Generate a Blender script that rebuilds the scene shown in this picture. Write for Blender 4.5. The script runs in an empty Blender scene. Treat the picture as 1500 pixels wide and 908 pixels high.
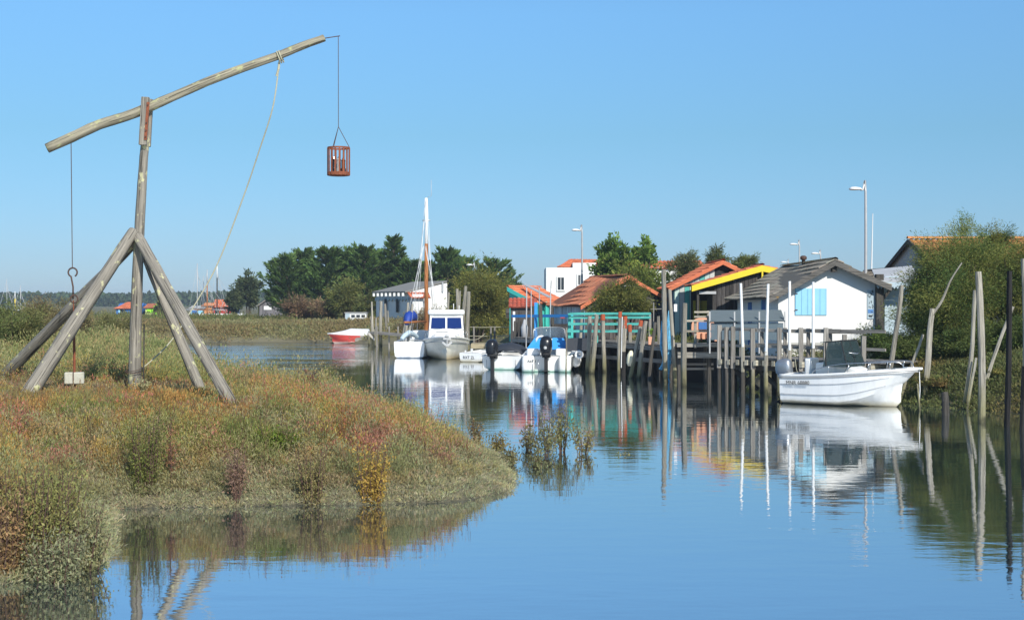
import bpy, math, random
import numpy as np
from mathutils import Vector, Matrix
S = bpy.context.scene
R = math.radians
random.seed(7)
rng = np.random.default_rng(7)
# ------------------------------------------------------------------ camera, sky, sun, exposure
FPX = 2060.0            # focal length in photo pixels (1500 wide)
HY = 442.0              # horizon row
EYE = 3.0
cam = bpy.data.cameras.new('camera')
cam.sensor_width = 36; cam.lens = FPX*36/1500
cam.shift_y = -(454-HY)/1500
cam.clip_start = 0.1; cam.clip_end = 9000
camo = bpy.data.objects.new('camera', cam); S.collection.objects.link(camo)
camo.location = (0, 0, EYE); camo.rotation_euler = (R(90), 0, 0)
S.camera = camo
SUN_EL = 37.0
SUN_AZ = 25.0           # degrees to the right of straight behind the camera
W = bpy.data.worlds.new('World'); S.world = W; W.use_nodes = True
wn = W.node_tree; wn.nodes.clear()
sky = wn.nodes.new('ShaderNodeTexSky'); sky.sky_type = 'NISHITA'; sky.sun_disc = False
sky.sun_elevation = R(SUN_EL)
sky.sun_rotation = R(180-SUN_AZ)
sky.altitude = 0; sky.air_density = 1.0; sky.dust_density = 0.15; sky.ozone_density = 2.6
bg = wn.nodes.new('ShaderNodeBackground'); bg.inputs[1].default_value = 0.12
wo = wn.nodes.new('ShaderNodeOutputWorld')
# the clear autumn air of the photograph: less glare near the horizon, by height above it
tcw = wn.nodes.new('ShaderNodeTexCoord'); sxw = wn.nodes.new('ShaderNodeSeparateXYZ'); crw = wn.nodes.new('ShaderNodeValToRGB'); mxw = wn.nodes.new('ShaderNodeMix'); mxw.data_type = 'RGBA'; mxw.blend_type = 'MULTIPLY'; mxw.inputs[0].default_value = 1
wn.links.new(tcw.outputs['Generated'], sxw.inputs[0]); wn.links.new(sxw.outputs[2], crw.inputs[0])
for i, (p_, c_) in enumerate([(0.0, (.30, .432, .71)), (.03, (.318, .458, .71)), (.117, (.395, .59, .71)), (.2, (.525, .783, .933)), (.5, (.8, .95, 1.0))]):
    e_ = crw.color_ramp.elements[i] if i < 2 else crw.color_ramp.elements.new(p_)
    e_.position = p_; e_.color = (*c_, 1)
wn.links.new(sky.outputs[0], mxw.inputs[6]); wn.links.new(crw.outputs[0], mxw.inputs[7])
wn.links.new(mxw.outputs[2], bg.inputs[0]); wn.links.new(bg.outputs[0], wo.inputs[0])
sl = bpy.data.lights.new('sun', 'SUN'); sl.energy = 4.3; sl.angle = R(0.53); sl.color = (1.0, 0.955, 0.87)
so = bpy.data.objects.new('sun', sl); S.collection.objects.link(so)
sd = Vector((math.sin(R(SUN_AZ))*math.cos(R(SUN_EL)), -math.cos(R(SUN_AZ))*math.cos(R(SUN_EL)), math.sin(R(SUN_EL))))
so.rotation_euler = sd.to_track_quat('Z', 'Y').to_euler(); so.location = (30, -30, 40)
S.view_settings.view_transform = 'Standard'; S.view_settings.look = 'None'
S.view_settings.exposure = 0.3; S.view_settings.gamma = 1.0
S.render.engine = 'CYCLES'
S.cycles.max_bounces = 8; S.cycles.volume_bounces = 0
S.cycles.transparent_max_bounces = 12

# ------------------------------------------------------------------ helpers
def PX(px, D): return (px-750)/FPX*D
def PZ(py, D): return EYE-(py-HY)/FPX*D
def P(px, py, D): return Vector((PX(px, D), D, PZ(py, D)))
def tag(o, label=None, cat=None, group=None, kind=None):
    if label: o['label'] = label
    if cat: o['category'] = cat
    if group: o['group'] = group
    if kind: o['kind'] = kind
    return o
def thing(name, label, cat, loc=(0, 0, 0), rz=0.0, group=None):
    o = bpy.data.objects.new(name, None); S.collection.objects.link(o)
    o.empty_display_size = 0.2
    o.location = loc; o.rotation_euler = (0, 0, rz)
    return tag(o, label, cat, group)
def copy_tree(o, parent=None):
    c = o.copy(); S.collection.objects.link(c); c.parent = parent
    for ch in list(o.children): copy_tree(ch, c)
    return c

class MB:
    """mesh collector: every add carries a colour and a 'wood' coordinate (z along the grain)"""
    def __init__(s): s.v = []; s.f = []; s.c = []; s.w = []
    def add(s, vs, fs, col=(1, 1, 1), wv=None):
        n = len(s.v)
        s.v += [tuple(v) for v in vs]; s.f += [tuple(i+n for i in f) for f in fs]
        s.c += [tuple(col)]*len(vs)
        if wv is None:
            ro = Vector((random.uniform(-9, 9), random.uniform(-9, 9), random.uniform(-9, 9)))
            mn = [min(v[k] for v in vs) for k in range(3)]; mx = [max(v[k] for v in vs) for k in range(3)]
            ax = max(range(3), key=lambda k: mx[k]-mn[k])
            wv = []
            for v in vs:
                q = Vector(v)
                if ax == 0: q = Vector((q.y, q.z, q.x))
                elif ax == 1: q = Vector((q.z, q.x, q.y))
                wv.append(tuple(q+ro))
        s.w += wv
        return s
    def box(s, c, size, rz=0, col=(1, 1, 1), rot=None):
        hx, hy, hz = size[0]/2, size[1]/2, size[2]/2
        M = rot if rot is not None else Matrix.Rotation(rz, 3, 'Z')
        vs = [Vector(c)+M @ Vector((x, y, z)) for z in (-hz, hz) for x, y in ((-hx, -hy), (hx, -hy), (hx, hy), (-hx, hy))]
        return s.add(vs, [(3, 2, 1, 0), (4, 5, 6, 7), (0, 1, 5, 4), (1, 2, 6, 5), (2, 3, 7, 6), (3, 0, 4, 7)], col)
    def prism(s, pts, ext, col=(1, 1, 1)):
        n = len(pts); ext = Vector(ext)
        vs = [Vector(p) for p in pts]+[Vector(p)+ext for p in pts]
        fs = [tuple(range(n-1, -1, -1)), tuple(range(n, 2*n))]+[(i, (i+1) % n, n+(i+1) % n, n+i) for i in range(n)]
        return s.add(vs, fs, col)
    def beam(s, a, b, w, h, col=(1, 1, 1), up=(0, 0, 1)):
        a = Vector(a); b = Vector(b); d = (b-a).normalized(); u = Vector(up)
        if abs(d.dot(u)) > 0.98: u = Vector((0, 1, 0))
        x = d.cross(u).normalized(); z = x.cross(d)
        vs = []; L = (b-a).length; wv = []; ro = random.uniform(-9, 9)
        for p, l in ((a, 0), (b, L)):
            for i, j in ((-1, -1), (1, -1), (1, 1), (-1, 1)):
                vs.append(p+x*(w/2*i)+z*(h/2*j)); wv.append((w/2*i+ro, h/2*j+ro*.7, l+ro))
        return s.add(vs, [(3, 2, 1, 0), (4, 5, 6, 7), (0, 1, 5, 4), (1, 2, 6, 5), (2, 3, 7, 6), (3, 0, 4, 7)], col, wv)
    def tube(s, pts, rad, n=10, col=(1, 1, 1), cap=True, jit=0.0, sub=0):
        pts = [Vector(p) for p in pts]
        if not hasattr(rad, '__len__'): rad = [rad]*len(pts)
        if sub:                                        # resample with catmull-rom
            q = []; r2 = []
            m = len(pts)
            for i in range(m-1):
                p0, p1, p2, p3 = pts[max(i-1, 0)], pts[i], pts[i+1], pts[min(i+2, m-1)]
                for k in range(sub):
                    t = k/sub
                    q.append(0.5*((2*p1)+(p2-p0)*t+(2*p0-5*p1+4*p2-p3)*t*t+(3*p1-p0-3*p2+p3)*t**3))
                    r2.append(rad[i]*(1-t)+rad[i+1]*t)
            q.append(pts[-1]); r2.append(rad[-1]); pts, rad = q, r2
        vs = []; fs = []; wv = []; L = 0; ro = random.uniform(-9, 9); m = len(pts)
        u = None
        jr = [[1+random.uniform(-jit, jit) for _ in range(n)] for _ in range(m)]
        base = [1+random.uniform(-jit, jit) for _ in range(n)]
        for i, p in enumerate(pts):
            d = (pts[min(i+1, m-1)]-pts[max(i-1, 0)]).normalized()
            if u is None:
                u = Vector((1, 0, 0)) if abs(d.x) < .9 else Vector((0, 1, 0))
            x = (u-d*u.dot(d)).normalized(); u = x; y = d.cross(x)
            if i: L += (p-pts[i-1]).length
            for k in range(n):
                a = 2*math.pi*k/n; r = rad[i]*base[k]*(1+(jr[i][k]-1)*.5)
                vs.append(p+(x*math.cos(a)+y*math.sin(a))*r); wv.append((math.cos(a)*rad[i]+ro, math.sin(a)*rad[i]+ro, L+ro))
        for i in range(m-1):
            for k in range(n):
                fs.append((i*n+k, i*n+(k+1) % n, (i+1)*n+(k+1) % n, (i+1)*n+k))
        if cap: fs += [tuple(range(n-1, -1, -1)), tuple((m-1)*n+k for k in range(n))]
        return s.add(vs, fs, col, wv)
    def rings(s, c, prof, n=16, sx=1, sy=1, col=(1, 1, 1), power=2.0):
        """stack of superellipse rings: prof = [(z, radius x, radius y, shift x)]"""
        c = Vector(c); vs = []; fs = []
        for z, rx, ry, shx in prof:
            for k in range(n):
                a = 2*math.pi*k/n; ca, sa = math.cos(a), math.sin(a); e = 2/power
                vs.append(c+Vector((shx+rx*sx*math.copysign(abs(ca)**e, ca), ry*sy*math.copysign(abs(sa)**e, sa), z)))
        m = len(prof)
        for i in range(m-1):
            for k in range(n): fs.append((i*n+k, i*n+(k+1) % n, (i+1)*n+(k+1) % n, (i+1)*n+k))
        fs += [tuple(range(n-1, -1, -1)), tuple((m-1)*n+k for k in range(n))]
        return s.add(vs, fs, col)
    def build(s, name, m, parent=None, root=None, loc=None, smooth=False, bevel=0):
        """root: an Empty whose world frame the (world) vertices are brought into; loc: origin of a single mesh thing"""
        vs = s.v
        if root is not None:
            l = Vector(root.location); M = Matrix.Rotation(-root.rotation_euler.z, 3, 'Z')
            vs = [tuple(M @ (Vector(v)-l)) for v in vs]
        elif loc is not None:
            l = Vector(loc); vs = [tuple(Vector(v)-l) for v in vs]
        me = bpy.data.meshes.new(name); me.from_pydata(vs, [], s.f)
        ca = me.color_attributes.new('Col', 'FLOAT_COLOR', 'POINT')
        ca.data.foreach_set('color', np.array([(c[0], c[1], c[2], 1) for c in s.c], 'f').ravel())
        wa = me.attributes.new('wv', 'FLOAT_VECTOR', 'POINT')
        wa.data.foreach_set('vector', np.array(s.w, 'f').ravel())
        me.materials.append(m)
        if smooth: me.polygons.foreach_set('use_smooth', [True]*len(me.polygons))
        me.update()
        o = bpy.data.objects.new(name, me); S.collection.objects.link(o)
        par = parent if parent is not None else root
        if par is not None: o.parent = par
        elif loc is not None: o.location = loc
        if bevel:
            b = o.modifiers.new('bevel', 'BEVEL'); b.width = bevel; b.segments = 2; b.limit_method = 'ANGLE'
        return o

# ------------------------------------------------------------------ materials
def _nt(name):
    m = bpy.data.materials.new(name); m.use_nodes = True; nt = m.node_tree; nt.nodes.clear()
    o = nt.nodes.new('ShaderNodeOutputMaterial'); p = nt.nodes.new('ShaderNodeBsdfPrincipled')
    nt.links.new(p.outputs[0], o.inputs[0]); return m, nt, p, o
def N(nt, t, **k):
    n = nt.nodes.new(t)
    for a, b in k.items(): setattr(n, a, b)
    return n
def mixc(nt, fac, a, b, mode='MIX'):
    n = N(nt, 'ShaderNodeMix', data_type='RGBA', blend_type=mode); n.clamp_factor = True
    for i, v in ((0, fac), (6, a), (7, b)):
        if isinstance(v, (int, float)): n.inputs[i].default_value = v
        elif isinstance(v, tuple): n.inputs[i].default_value = (*v, 1) if len(v) == 3 else v
        else: nt.links.new(v, n.inputs[i])
    return n.outputs[2]
def ramp(nt, src, p0, p1, v0=0.0, v1=1.0):
    n = N(nt, 'ShaderNodeMapRange'); n.inputs[1].default_value = p0; n.inputs[2].default_value = p1
    n.inputs[3].default_value = v0; n.inputs[4].default_value = v1; nt.links.new(src, n.inputs[0]); return n.outputs[0]
def noise(nt, vec, scale, detail=4, rough=.6, mscale=None):
    n = N(nt, 'ShaderNodeTexNoise'); n.inputs['Scale'].default_value = scale; n.inputs['Detail'].default_value = detail
    n.inputs['Roughness'].default_value = rough
    if mscale:
        mp = N(nt, 'ShaderNodeMapping'); mp.inputs[3].default_value = mscale; nt.links.new(vec, mp.inputs[0]); vec = mp.outputs[0]
    nt.links.new(vec, n.inputs[0]); return n.outputs[0]
def bump(nt, p, h, strength=.3, dist=.02):
    b = N(nt, 'ShaderNodeBump'); b.inputs['Strength'].default_value = strength; b.inputs['Distance'].default_value = dist
    nt.links.new(h, b.inputs['Height']); nt.links.new(b.outputs[0], p.inputs['Normal'])
def rand_tone(nt, c, amt):
    oi = N(nt, 'ShaderNodeObjectInfo'); v = ramp(nt, oi.outputs['Random'], 0, 1, 1-amt, 1+amt)
    h = N(nt, 'ShaderNodeHueSaturation'); nt.links.new(v, h.inputs['Value']); nt.links.new(c, h.inputs['Color']); return h.outputs[0]
def paint(name, col, rough=.5, dirt=.25, scale=3.0, metal=0.0, bmp=.1, streak=True, spec=.5, dirtcol=None):
    """painted / weathered surface: Col x (base with dirt and vertical streaks)"""
    m, nt, p, o = _nt(name)
    tc = N(nt, 'ShaderNodeTexCoord').outputs['Object']
    at = N(nt, 'ShaderNodeAttribute', attribute_name='Col').outputs[0]
    n1 = noise(nt, tc, scale, 5)
    n2 = noise(nt, tc, scale*2, 3, mscale=(1, 1, .15)) if streak else noise(nt, tc, scale*5, 3)
    dc = dirtcol or tuple(c*.55 for c in col)
    f = N(nt, 'ShaderNodeMath', operation='MULTIPLY'); nt.links.new(ramp(nt, n1, .35, .75), f.inputs[0]); nt.links.new(ramp(nt, n2, .3, .7, .3, 1), f.inputs[1])
    f2 = N(nt, 'ShaderNodeMath', operation='MULTIPLY'); nt.links.new(f.outputs[0], f2.inputs[0]); f2.inputs[1].default_value = dirt*2
    c = mixc(nt, f2.outputs[0], col, dc)
    c = mixc(nt, 1.0, c, at, 'MULTIPLY')
    nt.links.new(c, p.inputs['Base Color']); p.inputs['Roughness'].default_value = rough; p.inputs['Metallic'].default_value = metal
    p.inputs['Specular IOR Level'].default_value = spec
    if bmp: bump(nt, p, noise(nt, tc, scale*12, 3), bmp, .01)
    return m
def wood(name, light, dark, lichen=None, lich=.0, grain=38, tone=.18, bmp=.6, wet=False):
    m, nt, p, o = _nt(name)
    wv = N(nt, 'ShaderNodeAttribute', attribute_name='wv').outputs['Vector']
    at = N(nt, 'ShaderNodeAttribute', attribute_name='Col').outputs[0]
    g = noise(nt, wv, 1.0, 5, .65, mscale=(grain, grain, 1.6))
    c = mixc(nt, ramp(nt, g, .36, .66), dark, light)
    big = noise(nt, wv, 1.6, 3, .5, mscale=(3, 3, .6))
    c = mixc(nt, ramp(nt, big, .3, .7, 0, .55), c, tuple(a*.55 for a in light), 'MIX')
    crack = noise(nt, wv, 1.0, 2, .5, mscale=(grain*1.6, grain*1.6, .9))
    c = mixc(nt, ramp(nt, crack, .585, .63, 0, .85), c, tuple(a*.25 for a in dark))
    if lichen:
        l = noise(nt, wv, 7.0, 4, .6, mscale=(1, 1, .6)); c = mixc(nt, ramp(nt, l, .62-lich, .68-lich, 0, .85), c, lichen)
    if wet:     # tide-wetted foot, green-black weed: by height above the water
        ge = N(nt, 'ShaderNodeNewGeometry'); sx = N(nt, 'ShaderNodeSeparateXYZ'); nt.links.new(ge.outputs['Position'], sx.inputs[0])
        wn_ = noise(nt, ge.outputs['Position'], 2.5, 3)
        ad = N(nt, 'ShaderNodeMath', operation='ADD'); nt.links.new(sx.outputs[2], ad.inputs[0]); nt.links.new(ramp(nt, wn_, 0, 1, -.4, .4), ad.inputs[1])
        c = mixc(nt, ramp(nt, ad.outputs[0], .35, 1.0, .75, 0), c, (.16, .15, .06))
        c = mixc(nt, ramp(nt, ad.outputs[0], .0, .25, .9, 0), c, (.035, .035, .02))
    c = mixc(nt, 1.0, c, at, 'MULTIPLY')
    c = rand_tone(nt, c, tone)
    nt.links.new(c, p.inputs['Base Color']); p.inputs['Roughness'].default_value = .85; p.inputs['Specular IOR Level'].default_value = .25
    bump(nt, p, g, bmp, .012)
    return m
def leafmat(name, transl=.35, rough=.75):
    m, nt, p, o = _nt(name)
    at = N(nt, 'ShaderNodeAttribute', attribute_name='Col').outputs[0]
    nt.links.new(at, p.inputs['Base Color']); p.inputs['Roughness'].default_value = rough; p.inputs['Specular IOR Level'].default_value = .2
    t = N(nt, 'ShaderNodeBsdfTranslucent'); nt.links.new(at, t.inputs[0])
    mx = N(nt, 'ShaderNodeMixShader'); mx.inputs[0].default_value = transl
    nt.links.new(p.outputs[0], mx.inputs[1]); nt.links.new(t.outputs[0], mx.inputs[2]); nt.links.new(mx.outputs[0], o.inputs[0])
    return m
def glassmat(name, tint, alpha, rough=.05):
    m, nt, p, o = _nt(name)
    p.inputs['Base Color'].default_value = (*tint, 1); p.inputs['Roughness'].default_value = rough
    tr = N(nt, 'ShaderNodeBsdfTransparent'); tr.inputs[0].default_value = (*[min(1, .55+c) for c in tint], 1)
    mx = N(nt, 'ShaderNodeMixShader'); mx.inputs[0].default_value = alpha
    nt.links.new(tr.outputs[0], mx.inputs[1]); nt.links.new(p.outputs[0], mx.inputs[2]); nt.links.new(mx.outputs[0], o.inputs[0])
    return m
M = {}
M['crane_wood'] = wood('crane_wood', (.37, .335, .275), (.165, .15, .125), (.55, .53, .30), .02, grain=26, tone=.03)
M['beam_wood'] = wood('beam_wood', (.40, .36, .26), (.19, .17, .12), (.40, .40, .20), .04, grain=26, tone=.02)
M['post'] = wood('post', (.42, .39, .32), (.22, .20, .16), None, grain=30, tone=.22, wet=True)
M['dark_post'] = wood('dark_post', (.12, .11, .095), (.04, .036, .03), None, grain=30, tone=.3)
M['black_post'] = wood('black_post', (.035, .032, .03), (.012, .012, .012), None, grain=20, tone=.2)
M['plank'] = wood('plank', (.36, .34, .30), (.19, .17, .15), None, grain=30, tone=.12)
M['dark_plank'] = wood('dark_plank', (.115, .105, .098), (.045, .04, .038), None, grain=26, tone=.05)
M['deck'] = wood('deck', (.30, .285, .26), (.17, .16, .15), None, grain=26, tone=.1)
M['turq_wood'] = wood('turq_wood', (.10, .50, .44), (.07, .36, .32), (.35, .45, .40), -.02, grain=20, tone=.03)
M['red_cap'] = paint('red_cap', (.42, .085, .03), .8, .4, 8)
M['rust'] = paint('rust', (.26, .075, .03), .85, .5, 14, bmp=.5, dirtcol=(.08, .03, .02))
M['iron'] = paint('iron', (.06, .04, .035), .8, .5, 14, bmp=.4, dirtcol=(.14, .06, .03))
M['stone'] = paint('stone', (.55, .53, .44), .9, .4, 9, bmp=.6, dirtcol=(.25, .24, .17))
M['rope'] = paint('rope', (.42, .40, .28), .9, .3, 20)
M['blue_rope'] = paint('blue_rope', (.12, .42, .68), .9, .5, 12, dirtcol=(.05, .1, .14))
M['white_wall'] = paint('white_wall', (.80, .79, .76), .9, .06, .8, bmp=.15)
M['white'] = paint('white', (.80, .80, .78), .35, .12, 2, bmp=0, dirtcol=(.5, .48, .40))
M['tubewhite'] = paint('tubewhite', (.78, .78, .76), .45, .12, 4, bmp=0)
M['tile'] = paint('tile', (.62, .175, .075), .85, .3, 4, bmp=.3, streak=False, dirtcol=(.28, .10, .06))
M['old_tile'] = paint('old_tile', (.50, .175, .085), .9, .5, 3, bmp=.3, streak=False, dirtcol=(.17, .09, .06))
M['lichen_tile'] = paint('lichen_tile', (.46, .19, .07), .9, .5, 3, bmp=.3, streak=False, dirtcol=(.42, .25, .06))
M['grey_tile'] = paint('grey_tile', (.23, .21, .18), .95, .5, 3, bmp=.4, streak=False, dirtcol=(.24, .22, .16))
M['grey_trim'] = wood('grey_trim', (.20, .185, .165), (.10, .095, .085), (.30, .18, .05), -.04, grain=20, tone=.05)
M['blue_paint'] = paint('blue_paint', (.30, .62, .80), .7, .12, 4)
M['deep_blue'] = paint('deep_blue', (.045, .16, .42), .7, .2, 4)
M['yellow'] = paint('yellow', (.80, .60, .02), .6, .12, 4)
M['turq'] = paint('turq', (.06, .50, .43), .7, .25, 3)
M['pale_blue'] = paint('pale_blue', (.45, .56, .62), .8, .3, 2, dirtcol=(.22, .27, .3))
M['grey_wall'] = paint('grey_wall', (.44, .45, .46), .9, .3, 1.2, dirtcol=(.25, .26, .27))
M['grey_cloth'] = paint('grey_cloth', (.115, .145, .155), .8, .2, 3)
M['grey_film'] = glassmat('grey_film', (.15, .2, .23), .72, .25)
M['peach'] = paint('peach', (.72, .36, .22), .7, .15, 4)
M['dark'] = paint('dark', (.015, .015, .016), .8, .2, 5, bmp=0)
M['black_gloss'] = paint('black_gloss', (.012, .013, .016), .3, .2, 5, bmp=0)
M['grey_metal'] = paint('grey_metal', (.40, .42, .44), .35, .25, 4, metal=.7, bmp=0)
M['steel'] = paint('steel', (.55, .56, .57), .25, .1, 4, metal=.9, bmp=0)
M['galv'] = paint('galv', (.50, .50, .49), .5, .2, 3, metal=.3, bmp=0)
M['blue_tarp'] = paint('blue_tarp', (.03, .30, .72), .5, .15, 4)
M['navy_tarp'] = paint('navy_tarp', (.012, .05, .30), .6, .2, 4)
M['black_tarp'] = paint('black_tarp', (.03, .035, .045), .6, .2, 4)
M['varnish'] = wood('varnish', (.50, .21, .075), (.36, .13, .045), None, grain=20, tone=.02, bmp=.1)
M['red_hull'] = paint('red_hull', (.50, .06, .04), .45, .3, 3, bmp=0)
M['blue_glass'] = glassmat('blue_glass', (.01, .03, .14), .92, .08)
M['clear_glass'] = glassmat('clear_glass', (.25, .32, .38), .30, .05)
M['dark_glass'] = glassmat('dark_glass', (.05, .08, .085), .50, .06)
M['window_dark'] = paint('window_dark', (.03, .04, .05), .15, .1, 3, bmp=0)
M['lime'] = paint('lime', (.33, .80, .03), .7, .15, 3)
M['lime_pale'] = paint('lime_pale', (.60, .72, .25), .7, .15, 3)
M['ochre'] = paint('ochre', (.50, .35, .07), .7, .15, 3)
M['orange_paint'] = paint('orange_paint', (.62, .26, .10), .7, .2, 3)
M['leaf'] = leafmat('leaf'); M['needle'] = leafmat('needle', .2)
M['bark'] = wood('bark', (.16, .12, .085), (.06, .045, .035), None, grain=15, tone=.1)
M['stem'] = paint('stem', (.10, .055, .04), .9, .3, 6)
M['mark'] = paint('mark', (.03, .035, .04), .6, .05, 3, bmp=0)
M['mark_blue'] = paint('mark_blue', (.08, .22, .50), .6, .05, 3, bmp=0)
# ------------------------------------------------------------------ terrain: land outlines in plan (pixel column, metres away)
def poly(pts): return np.array([(PX(a, d), d) for a, d in pts])
LAND_A = poly([(-900, 16.5), (-200, 15.4), (0, 14.9), (70, 15.3), (135, 15.9), (160, 17.0), (163, 19.2), (172, 20.4), (300, 20.5), (450, 20.8),
               (560, 20.9), (640, 21.2), (700, 21.7), (735, 22.3), (762, 23.3), (748, 25.0), (718, 27.0), (680, 29), (640, 31), (590, 33), (530, 36),
               (450, 39), (370, 43), (335, 50), (312, 60), (290, 72), (200, 84), (0, 90), (-300, 94), (-900, 98), (-1400, 100), (-1400, 18)])
LAND_B = poly([(2600, 28), (2000, 31), (1700, 34), (1560, 36.5), (1480, 38.6), (1400, 40), (1345, 41.5), (1290, 44), (1210, 48), (1150, 50.5), (1110, 51), (1085, 56), (1040, 60.5),
               (1000, 61), (930, 61.5), (860, 66), (800, 70), (750, 76), (700, 84), (660, 90), (610, 95), (560, 98), (500, 102), (440, 104),
               (310, 103), (200, 104), (0, 108), (-400, 115), (-1400, 120), (-1400, 3200), (2600, 3200)])
CHAN = poly([(-700, 197), (60, 196), (400, 197), (430, 203), (400, 209), (60, 208), (-700, 209)])
def sdf(poly_, x, y):
    """signed distance, + inside"""
    x = np.asarray(x, float); y = np.asarray(y, float)
    d = np.full(x.shape, 1e9); ins = np.zeros(x.shape, bool); n = len(poly_)
    for i in range(n):
        ax, ay = poly_[i]; bx, by = poly_[(i+1) % n]
        ex, ey = bx-ax, by-ay; t = np.clip(((x-ax)*ex+(y-ay)*ey)/(ex*ex+ey*ey), 0, 1)
        d = np.minimum(d, np.hypot(x-ax-t*ex, y-ay-t*ey))
        c = ((ay > y) != (by > y)); xi = ax+(y-ay)/(ey if ey else 1e-9)*ex
        ins ^= c & (x < xi)
    return np.where(ins, d, -d)
_lat = {}
def vnoise(x, y, scale, seed=0):
    if seed not in _lat: _lat[seed] = np.random.default_rng(100+seed).random((256, 256))
    L = _lat[seed]; X = np.asarray(x)/scale+57.3; Y = np.asarray(y)/scale+31.7
    xi = np.floor(X).astype(int); yi = np.floor(Y).astype(int); fx = X-xi; fy = Y-yi
    fx = fx*fx*(3-2*fx); fy = fy*fy*(3-2*fy)
    a = L[xi % 256, yi % 256]; b = L[(xi+1) % 256, yi % 256]; c = L[xi % 256, (yi+1) % 256]; d = L[(xi+1) % 256, (yi+1) % 256]
    return (a*(1-fx)+b*fx)*(1-fy)+(c*(1-fx)+d*fx)*fy
def fbm(x, y, scale, seed=0): return (vnoise(x, y, scale, seed)+.5*vnoise(x, y, scale/2.1, seed+1)+.25*vnoise(x, y, scale/4.3, seed+2))/1.75
def hgt(x, y):
    x = np.asarray(x, float); y = np.asarray(y, float)
    w = .35*(fbm(x, y, 1.6, 3)-.5)*2*np.clip(30/np.maximum(y, 1), .3, 1)
    a = sdf(LAND_A, x, y)+w; b = sdf(LAND_B, x, y)+w; c = sdf(CHAN, x, y)
    ha = np.where(a > 0, 1.30*(1-np.exp(-np.maximum(a, 0)/2.6)), -.7*(1-np.exp(np.minimum(a, 0)/1.5)))
    steep = np.where(y > 85, 2.6, 1.1)
    hb = np.where(b > 0, 1.36*(1-np.exp(-np.maximum(b, 0)/steep)), -.7*(1-np.exp(np.minimum(b, 0)/1.5)))
    h = np.maximum(ha, hb)
    land = np.maximum(a, b)
    h = h+np.where(land > 0, np.minimum(land, 1)*(fbm(x, y, 3.0, 7)-.5)*.22, 0)
    h = h+np.where(y > 115, np.clip((y-115)/60, 0, 1)*(fbm(x, y, 25, 9)-.4)*.25, 0)
    h = h-np.where(b > 4, np.clip((y-108)/22, 0, 1)*.62, 0)
    h = np.where(c > -3, np.minimum(h, np.where(c > 0, -.4, 1.3*np.clip(-c/3, 0, 1)-.1)), h)
    return h
def gz(x, y): return float(hgt(np.array([x]), np.array([y]))[0])
def ground(px, py, dmin=12, dmax=300):
    """where the sight line through a pixel first meets ground or water"""
    D = np.geomspace(dmin, dmax, 3000); z = PZ(py, D); h = np.maximum(hgt(PX(px, D), D), 0)
    k = np.argmax(z <= h); d = float(D[k]); return Vector((PX(px, d), d, float(h[k])))

def grid_sheet(name, m, rows, cols_px, zf, kind='structure'):
    D, C = np.meshgrid(rows, cols_px, indexing='ij'); X = (C-750)/FPX*np.maximum(D, 14); Y = D
    Z = zf(X, Y); V = np.stack([X, Y, Z], -1).reshape(-1, 3)
    nr, nc = len(rows), len(cols_px)
    i, j = np.meshgrid(np.arange(nr-1), np.arange(nc-1), indexing='ij'); a = i*nc+j
    F = np.stack([a, a+1, a+nc+1, a+nc], -1).reshape(-1, 4)
    return fastmesh(name, V, F, m, smooth=True)
def fastmesh(name, V, F, m, col=None, smooth=False, parent=None, loc=None):
    me = bpy.data.meshes.new(name); nv, nf = len(V), len(F)
    if loc is not None: V = V-np.array(loc)
    me.vertices.add(nv); me.vertices.foreach_set('co', V.astype('f').ravel())
    k = F.shape[1]
    me.loops.add(nf*k); me.loops.foreach_set('vertex_index', F.astype('i').ravel())
    me.polygons.add(nf); me.polygons.foreach_set('loop_start', np.arange(0, nf*k, k, dtype='i'))
    if smooth: me.polygons.foreach_set('use_smooth', np.ones(nf, bool))
    me.update(calc_edges=True)
    if col is not None:
        ca = me.color_attributes.new('Col', 'FLOAT_COLOR', 'POINT')
        ca.data.foreach_set('color', np.concatenate([col, np.ones((len(col), 1))], 1).astype('f').ravel())
    me.materials.append(m)
    o = bpy.data.objects.new(name, me); S.collection.objects.link(o)
    if parent is not None: o.parent = parent
    elif loc is not None: o.location = loc
    return o

# ground material: mud at the water line, then mottled marsh
m, nt, p, o = _nt('marsh_ground')
ge = N(nt, 'ShaderNodeNewGeometry').outputs['Position']
sx = N(nt, 'ShaderNodeSeparateXYZ'); nt.links.new(ge, sx.inputs[0])
n1 = noise(nt, ge, .5, 5); n2 = noise(nt, ge, 3.0, 5); n3 = noise(nt, ge, 14.0, 4)
c = mixc(nt, ramp(nt, n1, .38, .6), (.13, .115, .045), (.17, .15, .07))
c = mixc(nt, ramp(nt, n2, .5, .7), c, (.09, .10, .03))
c = mixc(nt, ramp(nt, n3, .4, .7, 0, .6), c, (.07, .06, .03))
ad = N(nt, 'ShaderNodeMath', operation='ADD'); nt.links.new(sx.outputs[2], ad.inputs[0]); nt.links.new(ramp(nt, n2, 0, 1, -.2, .2), ad.inputs[1])
c = mixc(nt, ramp(nt, ad.outputs[0], .30, .55, 1, 0), c, (.155, .14, .085))
c = mixc(nt, ramp(nt, sx.outputs[2], -.05, .08, 1, 0), c, (.06, .055, .035))
nt.links.new(c, p.inputs['Base Color']); p.inputs['Roughness'].default_value = .9
bump(nt, p, n3, .5, .06)
M['ground'] = m
rows = np.concatenate([[-60, -20, 0, 8], np.geomspace(12, 120, 330), np.geomspace(122, 3200, 110)])
cols = np.concatenate([np.linspace(-1400, -220, 40), np.linspace(-200, 1700, 480), np.linspace(1720, 2600, 30)])
g = grid_sheet('ground', M['ground'], rows, cols, hgt); tag(g, kind='structure')

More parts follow.
